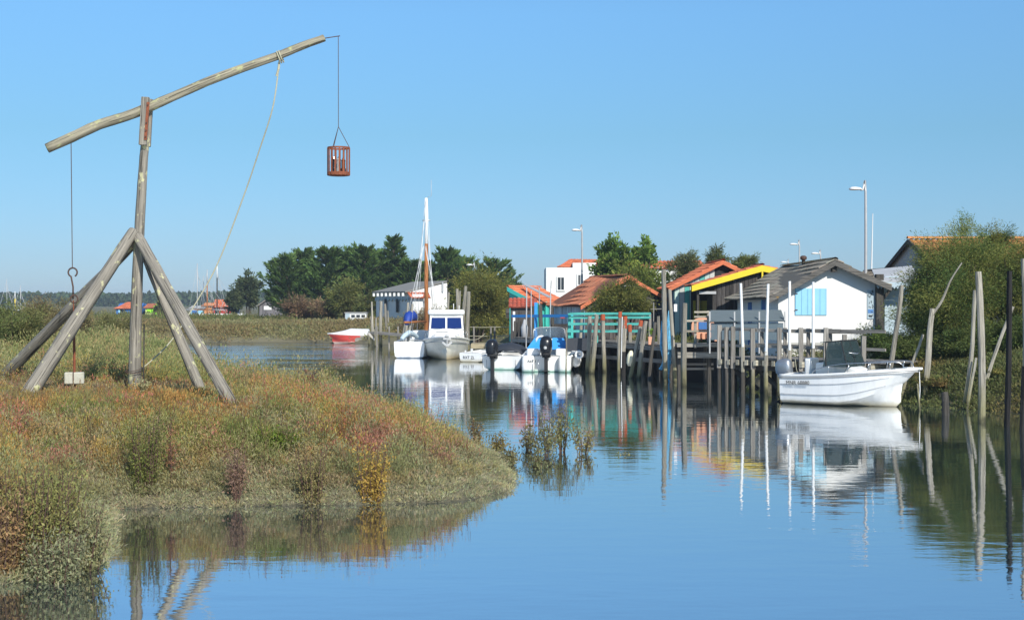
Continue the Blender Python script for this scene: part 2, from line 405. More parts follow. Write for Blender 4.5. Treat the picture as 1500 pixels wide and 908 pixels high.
# water: one level sheet with small ripples
m, nt, p, o = _nt('water')
ge = N(nt, 'ShaderNodeNewGeometry').outputs['Position']
p.inputs['Base Color'].default_value = (.030, .050, .052, 1); p.inputs['Roughness'].default_value = .015; p.inputs['IOR'].default_value = 1.5
w1 = noise(nt, ge, 1.0, 2, .5, mscale=(.9, 2.0, 1)); w2 = noise(nt, ge, 1.0, 3, .55, mscale=(4.5, 9.0, 1))
# breeze bands: the far reach and a few streaks are rougher
sx = N(nt, 'ShaderNodeSeparateXYZ'); nt.links.new(ge, sx.inputs[0])
band = noise(nt, ge, 1.0, 3, .5, mscale=(.06, .16, 1))
far = ramp(nt, sx.outputs[1], 50, 68, 0, 1); lf = ramp(nt, sx.outputs[0], -10.5, -7.0, 1, 0)
f = N(nt, 'ShaderNodeMath', operation='MULTIPLY'); nt.links.new(far, f.inputs[0]); nt.links.new(lf, f.inputs[1])
f1 = N(nt, 'ShaderNodeMath', operation='MULTIPLY'); nt.links.new(f.outputs[0], f1.inputs[0]); nt.links.new(ramp(nt, band, .40, .5, .25, 1), f1.inputs[1])
amp = N(nt, 'ShaderNodeMath', operation='MULTIPLY_ADD'); nt.links.new(f1.outputs[0], amp.inputs[0]); amp.inputs[1].default_value = 9.0; nt.links.new(ramp(nt, band, .45, .7, .55, 1.3), amp.inputs[2])
h = N(nt, 'ShaderNodeMath', operation='MULTIPLY_ADD'); nt.links.new(w2, h.inputs[0]); h.inputs[1].default_value = .22; nt.links.new(w1, h.inputs[2])
h2 = N(nt, 'ShaderNodeMath', operation='MULTIPLY'); nt.links.new(h.outputs[0], h2.inputs[0]); nt.links.new(amp.outputs[0], h2.inputs[1])
bump(nt, p, h2.outputs[0], 1.0, .0055)
gl = N(nt, 'ShaderNodeBsdfGlossy'); gl.inputs['Color'].default_value = (.93, .95, .97, 1); gl.inputs['Roughness'].default_value = .015
nt.links.new(p.inputs['Normal'].links[0].from_socket, gl.inputs['Normal'])
mx = N(nt, 'ShaderNodeMixShader'); mx.inputs[0].default_value = .60
nt.links.new(p.outputs[0], mx.inputs[1]); nt.links.new(gl.outputs[0], mx.inputs[2]); nt.links.new(mx.outputs[0], o.inputs[0])
M['water'] = m
wb = MB(); wb.add([(-900, -80, 0), (900, -80, 0), (900, 700, 0), (-900, 700, 0)], [(0, 1, 2, 3)])
w = wb.build('water', m); tag(w, kind='structure')
# ------------------------------------------------------------------ foliage
def unit(v): return v/np.maximum(np.linalg.norm(v, axis=-1, keepdims=True), 1e-9)
def leaves(name, B, Dr, L, Wd, col, m, parent=None, loc=None):
    """rhombic leaves: base points B, directions Dr, length L, width Wd, colours"""
    n = len(B); Dr = unit(Dr); s = unit(np.cross(Dr, rng.normal(size=(n, 3))))*(Wd[:, None]/2)
    T = Dr*L[:, None]; mid = B+T*.5
    V = np.stack([B, mid+s, B+T, mid-s], 1).reshape(-1, 3)
    F = np.arange(n*4).reshape(n, 4)
    return fastmesh(name, V, F, m, np.repeat(np.clip(col, .004, .9), 4, 0), parent=parent, loc=loc)
def jitcol(c, n, a=.25):
    c = np.asarray(c, float); c = np.broadcast_to(c, (n, 3))
    return c*(1+rng.uniform(-a, a, (n, 1)))*(1+rng.uniform(-.08, .08, (n, 3)))
def ball(n): return unit(rng.normal(size=(n, 3)))*rng.random((n, 1))**(1/3)

def marsh_tufts(name, x, y, hts, spread, k, leafL, leafW, colf, label=None, up=.5, m=None, kind='stuff', parent=None, z0=None):
    n = len(x); z = (np.maximum(hgt(x, y), -.03) if z0 is None else z0)
    o = ball(n*k); o[:, 2] = np.abs(o[:, 2])
    rep = lambda a: np.repeat(a, k)
    B = np.stack([rep(x)+o[:, 0]*rep(spread), rep(y)+o[:, 1]*rep(spread), rep(z)-.02+o[:, 2]*rep(hts)], 1)
    Dr = o*np.array([1, 1, .6])+np.array([0, 0, up])+rng.normal(size=(n*k, 3))*.45
    col = np.repeat(colf, k, 0)*(.82+.32*rng.random((n*k, 1)))*(1+rng.uniform(-.1, .1, (n*k, 3)))
    L = rep(leafL)*rng.uniform(.6, 1.3, n*k); Wd = rep(leafW)*rng.uniform(.7, 1.3, n*k)
    ob = leaves(name, B, Dr, L, Wd, col, m or M['leaf'], parent)
    if kind: tag(ob, label, kind=kind)
    return ob
def sample_land(n, px0, px1, d0, d1, land=LAND_A, dmin=.05, power=1.0):
    out = []; tot = 0
    while tot < n:
        D = np.exp(rng.uniform(math.log(d0), math.log(d1), n)) if power == 1 else rng.uniform(d0, d1, n)
        X = PX(rng.uniform(px0, px1, n), D)
        s = sdf(land, X, D)+.25*(fbm(X, D, 1.6, 3)-.5)*2; k = s > dmin
        if sdf(CHAN, X, D).max() > -4: k &= sdf(CHAN, X, D) < -4
        out.append(np.stack([X[k], D[k], s[k]], 1)); tot += k.sum()
    return np.concatenate(out)[:n]
def lerp(a, b, t): return np.asarray(a)*(1-t[:, None])+np.asarray(b)*t[:, None]
def marsh_colour(x, y, s):
    """colour of the salt marsh plants by patch; the same everywhere the species stands"""
    n = len(x)
    grey = np.array((.315, .30, .175)); olive = np.array((.27, .24, .075)); orange = np.array((.40, .25, .08))
    red = np.array((.40, .17, .12)); green = np.array((.19, .21, .055)); straw = np.array((.34, .30, .16))
    c = np.tile(olive, (n, 1))
    a = fbm(x, y, 2.2, 11); b = fbm(x, y, 1.3, 21); d = fbm(x, y, 1.7, 31); e = fbm(x, y, 1.1, 41)
    c = np.where((a > .48)[:, None], orange*.9, c); c = np.where((a < .36)[:, None], lerp(olive, green, np.full(n, .4)), c)
    c = np.where(((b > .62) & (s > .9) & (y < 30))[:, None], red, c)
    c = np.where((d > .64)[:, None], green, c); c = np.where((e > .60)[:, None], straw*.85, c)
    t = np.clip((s-.7-3.2*(e-.42))/1.2, 0, 1)[:, None]*.85+.08; c = grey*(1-t)+c*t
    c = c*1.25*(1+.40*(rng.random((n, 1))-.5))*(1+.22*(rng.random((n, 3))-.5)*np.array((1, .6, 1.2)))
    return c
# near salt marsh: dense low shrubs
q = sample_land(17000, -60, 800, 14.5, 36, dmin=.0)
x, y, s = q.T
tall = np.clip((s+.15)/1.4, .25, 1)
near_crane = (y > 23.5) & (750+x/y*FPX < 370)
h_ = tall*(.08+.75*np.clip(fbm(x, y, .9, 51)-.3, 0, 1))*rng.uniform(.5, 1.5, len(x))*np.where(near_crane, .6, 1)
marsh_tufts('salt_marsh_plants', x, y, h_, rng.uniform(.12, .24, len(x)), 38, np.full(len(x), .065), np.full(len(x), .012), marsh_colour(x, y, s),
            'low grey green and orange salt marsh plants covering the near bank')
# upright sprigs poking out of it
q = sample_land(7000, -60, 790, 15, 36, dmin=.4); x, y, s = q.T
near_crane = (y > 23.5) & (750+x/y*FPX < 370)
marsh_tufts('salt_marsh_sprigs', x, y, rng.uniform(.25, .55, len(x))*np.clip(s/2, .3, 1)*np.where(near_crane, .65, 1), rng.uniform(.03, .10, len(x)), 24, np.full(len(x), .07), np.full(len(x), .014),
            marsh_colour(x, y, s)*np.array((1.1, .95, .9)), 'thin upright sprigs of sea blite standing above the low marsh plants', up=1.2)
# rounded low shrubs of sea blite and purslane that break up the carpet
def low_shrubs(name, n, px0, px1, d0, d1, k, label, pal, rmin, rmax, hmul, dmin=.35, leaf=.05):
    q = sample_land(n, px0, px1, d0, d1, dmin=dmin); x, y, s = q.T
    crane_ = (y > 23) & (y < 29) & (750+x/y*FPX < 380)
    keep = ~(crane_ & (rng.random(n) < .6)); x, y, s, crane_ = x[keep], y[keep], s[keep], crane_[keep]; n = len(x)
    pal = np.array(pal)*1.25; t = (fbm(x, y, 1.7, 131)*2.0-.5+rng.normal(size=n)*.09)*len(pal); c = pal[np.clip(t, 0, len(pal)-1).astype(int)]
    gw_ = np.clip(1-(s-.3)/1.0, 0, 1)[:, None]*.8; c = c*(1-gw_)+np.array((.30, .29, .16))*gw_
    r = rng.uniform(rmin, rmax, n); hh = r*rng.uniform(1.1, 1.9, n)*hmul*np.where(crane_, .5, 1)*np.clip(s/1.2, .45, 1)
    d = unit(rng.normal(size=(n*k, 3))); d[:, 2] = np.abs(d[:, 2]); rad = rng.uniform(.62, 1.08, n*k)
    lob = 1+.22*np.sin(3*np.arctan2(d[:, 1], d[:, 0])+np.repeat(x*7, k))
    B = np.stack([np.repeat(x, k)+d[:, 0]*np.repeat(r, k)*rad*lob, np.repeat(y, k)+d[:, 1]*np.repeat(r, k)*rad*lob, np.repeat(hgt(x, y), k)+d[:, 2]*np.repeat(hh, k)*rad*lob], 1)
    Dr = d*.7+np.array([0, 0, .8])+rng.normal(size=(n*k, 3))*.4; f = np.clip(np.repeat(y, k)/26, 1, 4)
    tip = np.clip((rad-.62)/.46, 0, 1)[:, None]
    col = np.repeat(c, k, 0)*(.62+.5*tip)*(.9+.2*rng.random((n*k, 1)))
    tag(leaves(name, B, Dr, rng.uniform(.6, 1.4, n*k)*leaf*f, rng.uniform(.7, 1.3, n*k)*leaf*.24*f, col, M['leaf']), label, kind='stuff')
PALN = [(.17, .20, .06), (.27, .27, .09), (.38, .29, .08), (.31, .29, .13), (.42, .26, .08), (.23, .26, .08), (.27, .28, .13), (.42, .17, .125), (.42, .32, .08), (.30, .30, .15), (.25, .18, .11)]
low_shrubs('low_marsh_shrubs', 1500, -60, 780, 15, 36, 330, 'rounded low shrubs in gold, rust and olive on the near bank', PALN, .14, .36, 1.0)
PALF = [(.30, .28, .11), (.20, .23, .08), (.36, .27, .12), (.24, .25, .09), (.34, .31, .15)]
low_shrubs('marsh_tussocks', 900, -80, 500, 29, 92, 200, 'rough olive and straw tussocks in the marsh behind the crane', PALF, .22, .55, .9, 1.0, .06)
# dry brown stalks
q = sample_land(1500, -60, 790, 15, 36, dmin=.6); x, y, s = q.T; near_crane = (y > 23.5) & (750+x/y*FPX < 370)
cl = fbm(x, y, 1.4, 111) > .47; x, y, s, near_crane = x[cl], y[cl], s[cl], near_crane[cl]
marsh_tufts('dry_stalks', x, y, rng.uniform(.35, .75, len(x))*np.where(near_crane, .5, 1), np.full(len(x), .05), 14, np.full(len(x), .16), np.full(len(x), .008),
            np.tile(np.array((.20, .12, .07)), (len(x), 1))*rng.uniform(.6, 1.4, (len(x), 1)), 'thin dry brown stalks scattered over the near marsh', up=2.2)
# grass behind, round the crane and on to the far bank
def grass(name, n, px0, px1, d0, d1, land, k, label, hmul=1.0, dens=1):
    q = sample_land(n, px0, px1, d0, d1, land, dmin=.35); x, y, s = q.T
    f = np.clip(y/30, 1, 6)
    a = fbm(x, y, 3.5, 61); b = fbm(x, y, 2.0, 71)
    c = lerp((.36, .32, .14), (.25, .27, .09), np.clip((a-.35)*4, 0, 1)); c = lerp(c, (.40, .27, .11), np.clip((b-.60)*6, 0, .7))
    c = lerp(c, (.30, .27, .15), np.clip((.36-b)*6, 0, .8))
    hh = (.12+.40*np.clip(fbm(x, y, 2.5, 81)-.15, 0, 1))*hmul*np.where(y < 30, .7, 1)*np.clip(s/2, .35, 1)*rng.uniform(.8, 1.2, len(x))
    o = rng.normal(size=(len(x)*k, 2))*.09*np.repeat(f, k)[:, None]
    B = np.stack([np.repeat(x, k)+o[:, 0], np.repeat(y, k)+o[:, 1], np.repeat(hgt(x, y)-.03, k)], 1)
    lean = np.stack([.25+vnoise(x, y, 3, 91)*.3, .1*np.ones(len(x)), np.ones(len(x))], 1)
    Dr = np.repeat(lean, k, 0)+rng.normal(size=(len(x)*k, 3))*.28; Dr[:, 2] = np.abs(Dr[:, 2])+.2
    L = np.repeat(hh, k)*rng.uniform(.6, 1.3, len(x)*k); Wd = np.repeat(.012*f, k)*rng.uniform(.7, 1.4, len(x)*k)
    col = np.repeat(c, k, 0)*(.75+.5*rng.random((len(x)*k, 1)))
    return tag(leaves(name, B, Dr, L, Wd, col, M['leaf']), label, kind='stuff')
grass('marsh_grass', 14000, -80, 700, 25, 92, LAND_A, 22, 'long straw green grass growing round the feet of the wooden crane')
grass('far_bank_grass', 8000, -60, 640, 98, 190, LAND_B, 14, 'pale marsh grass on the far bank behind the channel', .9)
grass('quay_grass', 3500, 640, 1560, 37, 100, LAND_B, 14, 'weeds and grass on the mud bank below the quay', .6)
# low shrub belts
def scrub(name, n, px0, px1, d0, d1, land, c0, c1, hh, label, dmin=1.0, power=1, k=26, lsz=.1):
    q = sample_land(n, px0, px1, d0, d1, land, dmin=dmin, power=power); x, y, s = q.T
    f = np.clip(y/40, 1, 5)
    c = lerp(c0, c1, np.clip((fbm(x, y, 4, 61)-.35)*4, 0, 1))
    return marsh_tufts(name, x, y, hh*(.25+1.5*np.clip(fbm(x, y, 5, 15)-.15, 0, 1))*rng.uniform(.5, 1.35, len(x)), .22*f, k, lsz*f**.8, lsz*.35*f**.8, c, label)
scrub('far_bank_scrub', 2600, -60, 660, 128, 192, LAND_B, (.15, .175, .05), (.20, .19, .07), .8, 'belt of dark green scrub along the top of the far bank')
scrub('far_shore_plants', 3000, 60, 640, 99, 126, LAND_B, (.30, .28, .13), (.28, .22, .10), .42, 'low tan and rust plants along the far shore', dmin=.2)
scrub('bank_plants', 2000, 1230, 1600, 37.5, 46, LAND_B, (.15, .17, .06), (.22, .17, .06), .5, 'green and rusty plants on the muddy bank under the tamarisk', dmin=-.25)
scrub('quay_plants', 900, 840, 1230, 49, 66, LAND_B, (.15, .18, .06), (.20, .20, .09), .35, 'sea purslane growing on the mud below the boardwalk', dmin=.1)
scrub('quay_top_scrub', 1500, 640, 860, 78, 125, LAND_B, (.14, .15, .035), (.20, .18, .05), .7, 'green scrub behind the small landing stage', dmin=1.5)

# distant wood
n = 60000; D = rng.uniform(640, 800, n); X = PX(rng.uniform(-700, 1900, n), D)
top = 4.8+3.8*fbm(X, D*.2, 60, 5)
marsh_col = jitcol((.055, .085, .035), n, .35)
Bz = top*rng.random(n)**.8
tag(leaves('distant_wood', np.stack([X, D, Bz], 1), rng.normal(size=(n, 3))+np.array([0, 0, .6]), rng.uniform(1.4, 2.6, n), rng.uniform(1.4, 2.6, n), marsh_col, M['needle']),
    'dark line of distant woodland along the horizon', kind='stuff')

def trunk_tube(x, y, z0, h, r, lean=(0, 0)):
    mb = MB(); mb.tube([(x, y, z0-.3), (x+lean[0]*.3, y, z0+h*.4), (x+lean[0], y+lean[1], z0+h)], [r*1.3, r*.9, r*.3], 8, sub=4, jit=.1); return mb
def conifer(px, D, ytop, spread, label, lean=0.0, nb=60, col=(.066, .112, .028), seed=0, up=.55, group='dark conifers behind the marsh', flat=.7):
    x, y = PX(px, D), D; z0 = gz(x, y); h = PZ(ytop, D)-z0
    t = thing('conifer_tree', label, 'tree', (x, y, z0), 0, group)
    trunk_tube(x, y, z0, h*.93, h*.03, (lean, 0)).build('trunk', M['bark'], root=t)
    Bs = []; Ds = []; Cs = []; mb = MB()
    for i in range(nb):
        f = .10+.9*(i/nb)**.9; az = i*2.4+rng.uniform(-.5, .5)
        bl = spread*(1-f)**flat*rng.uniform(.55, 1.3)+.35
        st = np.array([x+lean*f, y, z0+f*h*.9]); el = up*rng.uniform(.5, 1.5)*(.6+.6*f)
        d = np.array([math.cos(az)*math.cos(el), math.sin(az)*math.cos(el), math.sin(el)])
        if i % 3 == 0: mb.tube([tuple(st), tuple(st+d*bl*.8)], [.07, .02], 4)
        k = int(70+110*bl/spread); u = rng.random(k)**.7
        curve = np.array([0, 0, .18*bl])*(u[:, None]**2)
        side = np.cross(d, [0, 0, 1]); wv = (u*(1.05-u)*1.3)[:, None]*bl*.32
        Pp = st+d*(u*bl)[:, None]+curve+side*rng.normal(size=(k, 1))*wv+rng.normal(size=(k, 3))*np.array([.1, .1, .07])
        Bs.append(Pp); Ds.append(d+side*rng.normal(size=(k, 1))*.5+np.array([0, 0, .35])+rng.normal(size=(k, 3))*.25)
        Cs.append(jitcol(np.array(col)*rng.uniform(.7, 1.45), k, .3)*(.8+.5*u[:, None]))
    B = np.concatenate(Bs)-np.array([x, y, z0]); n = len(B)
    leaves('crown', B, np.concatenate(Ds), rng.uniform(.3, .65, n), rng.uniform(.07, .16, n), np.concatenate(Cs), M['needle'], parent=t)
    mb.build('limb', M['bark'], root=t)
    return t
def plumetree(name, px, D, ybase, ytop, wpx, label, cat='tree', col=(.15, .15, .035), col2=(.10, .12, .03), plumes=70, k=260, L=.16, Wd=.035, droop=.5,
              depth=None, group=None, airy=1.0, lobes=None, stems=6, z0=None, spike=.3):
    """soft-crowned tree or bush: feathery plumes arching out of several stems"""
    x, y = PX(px, D), D; z0 = gz(x, y) if z0 is None else z0
    zt = PZ(ytop, D); zb = max(PZ(ybase, D), z0) if ybase else z0
    rx = wpx/2*D/FPX; ry = depth or rx; rz = (zt-zb)/2
    t = thing(name, label, cat, (x, y, z0), 0, group)
    c = np.array([x, y, (zt+zb)/2]); mb = MB()
    for i in range(stems):
        a = 2.4*i+rng.uniform(0, 1); q = rng.uniform(.2, .6)
        mb.tube([(x+.12*math.cos(a), y+.12*math.sin(a), z0-.2), (x+q*rx*.5*math.cos(a), y+q*ry*.5*math.sin(a), (z0+c[2])/2+.1),
                 (x+q*rx*math.cos(a), y+q*ry*math.sin(a), c[2]+rz*.5)], [.05+.012*rx*2, .04, .012], 6, sub=3, jit=.1)
    mb.build('trunk', M['bark'], root=t)
    Bs = []; Ds = []; Cs = []
    NL = lobes or 7; LO = []
    for i in range(NL):
        q = unit(rng.normal(size=3))*rng.uniform(.35, .62); LO.append((q, rng.uniform(.38, .60)))
    LO.append((np.array([0, 0, -.15]), .62))
    for i in range(plumes):
        d = unit(rng.normal(size=3)); lc, lr = LO[i % len(LO)]
        ctr = c+(lc+d*lr*rng.uniform(.6, 1.0))*np.array([rx, ry, rz])*.98
        ps = np.array([rx, ry, rz]).mean()*rng.uniform(.16, .34)*airy
        kk = int(k*rng.uniform(.6, 1.3)); q = ball(kk)
        ax = unit(d+np.array([0, 0, .5])+rng.normal(size=3)*.3); al = rng.uniform(-1, 1, kk)
        Pp = ctr+q*ps*np.array([1, 1, .7])+ax*(al*ps*(1.0+spike))[:, None]*np.where(al > 0, 1, .6)[:, None]
        Bs.append(Pp); Ds.append(ax*.8+q*.6+rng.normal(size=(kk, 3))*.45-np.array([0, 0, droop])*rng.random((kk, 1)))
        tone = rng.random(); Cs.append(jitcol(np.array(col)*tone+np.array(col2)*(1-tone), kk, .3)*rng.uniform(.65, 1.3))
    B = np.concatenate(Bs); B[:, 2] = np.maximum(B[:, 2], z0-.02); B = B-np.array([x, y, z0]); n = len(B)
    leaves('crown', B, np.concatenate(Ds), rng.uniform(.6, 1.4, n)*L, rng.uniform(.6, 1.4, n)*Wd, np.concatenate(Cs), M['leaf'], parent=t)
    return t
CONI = [(425, 150, 372, 3.6, 'leftmost dark conifer, its lowest boughs reaching out over the marsh'),
        (452, 156, 362, 3.6, 'second dark conifer from the left, flat topped and leaning left'),
        (480, 150, 357, 3.5, 'dark conifer behind the small white cabin, third from the left'),
        (507, 154, 360, 3.4, 'dark conifer with ragged top, fourth from the left'),
        (533, 150, 356, 3.3, 'dark conifer just left of the tall pointed one'),
        (575, 152, 337, 3.0, 'tall pointed conifer, highest of the row'),
        (553, 158, 362, 3.2, 'shorter dark conifer tucked behind the tall pointed one'),
        (604, 150, 378, 3.2, 'dark conifer standing right behind the sail boat mast'),
        (630, 154, 384, 2.8, 'lower dark conifer in the gap just right of the mast'),
        (655, 152, 360, 3.0, 'dark conifer with spiky top right of the mast'),
        (682, 156, 374, 3.0, 'dark conifer second from the right end of the row'),
        (716, 150, 378, 3.6, 'rightmost dark conifer, bare armed and leaning right'),
        (737, 158, 400, 2.2, 'small dark conifer sticking out at the right end of the row')]
for i, (px, D, yt, sp, lb) in enumerate(CONI):
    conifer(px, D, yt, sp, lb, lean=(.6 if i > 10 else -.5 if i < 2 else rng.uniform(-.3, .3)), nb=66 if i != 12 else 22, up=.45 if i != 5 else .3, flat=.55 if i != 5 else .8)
G = 'bushes and tamarisks on the banks'
plumetree('round_tree', 364, 190, 458, 402, 34, 'round topped dark green tree standing left of the grey hut', col=(0.105, 0.128, 0.053), col2=(0.075, 0.105, 0.045), plumes=60, k=90, L=.5, Wd=.2, group=G)
plumetree('bush', 345, 188, 458, 422, 26, 'low dark bush at the foot of the round topped tree', 'bush', col=(0.105, 0.128, 0.053), col2=(0.075, 0.105, 0.045), plumes=40, k=70, L=.5, Wd=.2, group=G)
plumetree('bush', 238, 205, 462, 433, 22, 'dark bush seen between the lime hut and the crane leg', 'bush', col=(0.135, 0.135, 0.045), col2=(0.105, 0.120, 0.045), plumes=30, k=60, L=.5, Wd=.2, group=G)
plumetree('reddish_bush', 441, 133, 463, 432, 62, 'brownish red bush below the leftmost conifers', 'bush', col=(0.255, 0.150, 0.090), col2=(0.180, 0.150, 0.075), plumes=60, k=120, L=.3, Wd=.09, group=G)
plumetree('bush', 478, 131, 466, 440, 46, 'small reddish bush just left of the tamarisk below the conifers', 'bush', col=(0.285, 0.180, 0.105), col2=(0.195, 0.180, 0.075), plumes=40, k=100, L=.3, Wd=.09, group=G)
plumetree('tamarisk_bush', 508, 130, 466, 413, 62, 'olive green tamarisk bush in front of the conifers', 'bush', col=(0.225, 0.225, 0.060), col2=(0.135, 0.165, 0.053), plumes=70, k=130, L=.3, Wd=.07, group=G)
plumetree('tamarisk_bush', 540, 128, 466, 424, 40, 'smaller olive tamarisk left of the white scalloped building', 'bush', col=(0.195, 0.195, 0.060), col2=(0.135, 0.165, 0.053), plumes=50, k=110, L=.3, Wd=.07, group=G)
plumetree('bush', 618, 100, 490, 458, 80, 'bare pinkish brown bush below the white scalloped building', 'bush', col=(0.300, 0.210, 0.135), col2=(0.210, 0.195, 0.075), plumes=60, k=90, L=.25, Wd=.04, group=G)
plumetree('tamarisk_tree', 700, 88, 492, 386, 96, 'big round olive tamarisk behind the leaning poles at mid channel', col=(0.232, 0.217, 0.045), col2=(0.150, 0.158, 0.045), plumes=130, k=260, L=.2, Wd=.045, group=G)
plumetree('tamarisk_tree', 742, 94, 480, 412, 40, 'smaller tamarisk between the big round one and the turquoise hut', col=(0.180, 0.195, 0.060), col2=(0.135, 0.165, 0.053), plumes=50, k=160, L=.2, Wd=.045, group=G)
plumetree('tamarisk_tree', 912, 63.5, 470, 414, 100, 'spreading tamarisk in front of the old tiled hut gable', col=(0.232, 0.225, 0.053), col2=(0.150, 0.165, 0.045), plumes=110, k=280, L=.15, Wd=.03, depth=1.3, group=G)
plumetree('leafy_tree', 900, 96, 430, 352, 62, 'bright green leafy tree right of the white flat roofed house', col=(0.165, 0.255, 0.045), col2=(0.105, 0.180, 0.038), plumes=60, k=110, L=.26, Wd=.14, droop=.2, lobes=12, airy=.85, group=G)
plumetree('leafy_tree', 945, 97, 400, 353, 36, 'small round leafy tree top standing right of the bigger one', col=(0.165, 0.255, 0.045), col2=(0.105, 0.180, 0.038), plumes=30, k=90, L=.26, Wd=.14, droop=.2, lobes=8, airy=.9, group=G)
plumetree('leafy_tree', 935, 94, 440, 380, 100, 'yellowish green bush below the small round tree top', col=(0.255, 0.285, 0.053), col2=(0.165, 0.210, 0.045), plumes=90, k=130, L=.24, Wd=.1, droop=.2, lobes=10, group=G)
plumetree('tamarisk_tree', 1003, 92, 430, 366, 44, 'grey green tamarisk behind the orange roof, left of the ridge', col=(0.180, 0.195, 0.075), col2=(0.135, 0.150, 0.060), plumes=50, k=140, L=.25, Wd=.045, group=G)
plumetree('tamarisk_tree', 1050, 90, 420, 362, 36, 'feathery tamarisk top above the orange roof ridge', col=(0.165, 0.180, 0.060), col2=(0.120, 0.150, 0.045), plumes=40, k=130, L=.25, Wd=.045, group=G)
plumetree('tamarisk_tree', 1085, 92, 415, 370, 44, 'olive tamarisk top behind the yellow barge board', col=(0.180, 0.195, 0.045), col2=(0.135, 0.165, 0.045), plumes=44, k=130, L=.25, Wd=.045, group=G)
# big tamarisks on the right bank
TB = dict(col=(.27, .265, .065), col2=(.10, .165, .045), L=.10, Wd=.017, droop=.7, group=G, spike=.12)
plumetree('tamarisk_tree', 1402, 45.5, 596, 345, 175, 'huge feathery tamarisk leaning over the bank behind the grey poles', plumes=260, k=480, stems=9, **TB)
plumetree('tamarisk_tree', 1492, 45, 596, 333, 150, 'tall tamarisk at the right edge behind the black posts', plumes=200, k=480, stems=7, **TB)
plumetree('tamarisk_tree', 1440, 47, 430, 322, 110, 'wispy tamarisk top rising above the orange barn roof', plumes=70, k=380, airy=.8, stems=4, z0=1.4, **TB)
plumetree('tamarisk_tree', 1366, 46.5, 596, 368, 100, 'tamarisk hiding the grey barn behind the white boat bow', plumes=140, k=450, stems=6, **TB)
plumetree('bush', 1296, 46.5, 575, 478, 84, 'green bush behind the windscreen of the near white boat', 'bush', plumes=70, k=300, stems=6, col=(0.150, 0.210, 0.045), col2=(0.090, 0.135, 0.038), L=.1, Wd=.03, group=G)
plumetree('bush', 1250, 47.5, 560, 490, 44, 'sparse grey green bush by the end of the boardwalk rail', 'bush', plumes=34, k=160, stems=8, col=(0.240, 0.270, 0.135), col2=(0.180, 0.210, 0.090), L=.1, Wd=.025, group=G)
plumetree('bush', 1385, 41.6, 612, 566, 90, 'rusty orange and green bush at the water edge behind the stump', 'bush', plumes=60, k=170, stems=8, col=(0.32, 0.19, 0.075), col2=(0.16, 0.20, 0.060), L=.09, Wd=.03, depth=.8, group=G)
plumetree('bush', 1468, 40.6, 612, 565, 70, 'yellow green bush at the water edge by the black posts', 'bush', plumes=50, k=170, stems=8, col=(0.330, 0.270, 0.075), col2=(0.180, 0.210, 0.060), L=.09, Wd=.03, depth=.8, group=G)
for px, D, yt, wp, lb in [(1335, 45, 500, 90, 'dark green bush between the white boat bow and the forked pole'), (1418, 43.8, 478, 110, 'dense dark green bush low behind the tall thick grey post'),
        (1495, 43.4, 470, 100, 'dense green bush low at the right edge behind the black posts')]:
    plumetree('bush', px, D, 590, yt, wp, lb, 'bush', plumes=90, k=330, stems=6, col=(.15, .18, .05), col2=(.08, .125, .035), L=.10, Wd=.022, group=G)
# brown bushes at far left behind the crane
BL = dict(L=.11, Wd=.022, droop=.0, group=G)
for px, D, yt, wp, lb, c1, c2 in [(18, 47, 448, 90, 'dark green bush at the left edge behind the crane legs', (.22, .21, .08), (.15, .19, .06)),
        (62, 55, 440, 74, 'brown twiggy bush left of the counterweight hook', (.30, .23, .12), (.22, .20, .09)),
        (108, 60, 444, 66, 'brown bush just behind the counterweight ring', (.29, .22, .11), (.21, .20, .09)),
        (160, 68, 455, 70, 'low olive bush behind the two left crane legs', (.26, .24, .10), (.19, .20, .07)),
        (-40, 45, 440, 110, 'tall bush mostly cut by the left edge of the view', (.22, .21, .08), (.15, .19, .06))]:
    plumetree('bush', px, D, None, yt, wp, lb, 'bush', col=c1, col2=c2, plumes=80, k=200, stems=10, **BL)

# single plants that stand out of the near marsh
def marsh_shrub(px, py, hpx, wpx, label, col, n=10, k=60, D=None, stemcol=None, head=.5, name='marsh_shrub', group='taller plants in the near marsh', L=.07):
    if D: b = Vector((PX(px, D), D, max(gz(PX(px, D), D), -.15)))
    else: b = ground(px, py)
    D = b.y; h = hpx*D/FPX; w = wpx*D/FPX/2
    t = thing(name, label, 'plant', b, 0, group)
    mb = MB(); Bs = []; Ds = []
    for i in range(n):
        a = rng.uniform(0, 6.28); r = w*rng.uniform(.05, 1)**.8; hh = h*rng.uniform(.5, 1.02)
        tip = Vector((r*math.cos(a), r*math.sin(a)*.7, hh)); bs = tip*(.45 if head > .6 else .2); bs.z = -.1
        md = (bs+tip)/2+Vector((rng.uniform(-.03, .03), 0, .05))
        mb.tube([bs, md, tip], [.008, .006, .003], 5, sub=2)
        u = 1-head*rng.random(k)**.8
        pp = np.array(bs)*(1-u)[:, None]+np.array(tip)*u[:, None]+rng.normal(size=(k, 3))*np.array([.05, .05, .03])*(.5+u[:, None]*.9)
        Bs.append(pp); Ds.append(rng.normal(size=(k, 3))*.6+np.array([0, 0, .6]))
    mb.build('stem', M['stem'], parent=t)
    B = np.concatenate(Bs); m_ = len(B)
    leaves('foliage', B, np.concatenate(Ds), rng.uniform(.6, 1.3, m_)*L, rng.uniform(.6, 1.3, m_)*L*.38, jitcol(col, m_, .35), M['leaf'], parent=t)
    return t
olive = (.17, .17, .045); gold = (.33, .22, .05); rusty = (.22, .11, .06); greyg = (.22, .21, .12)
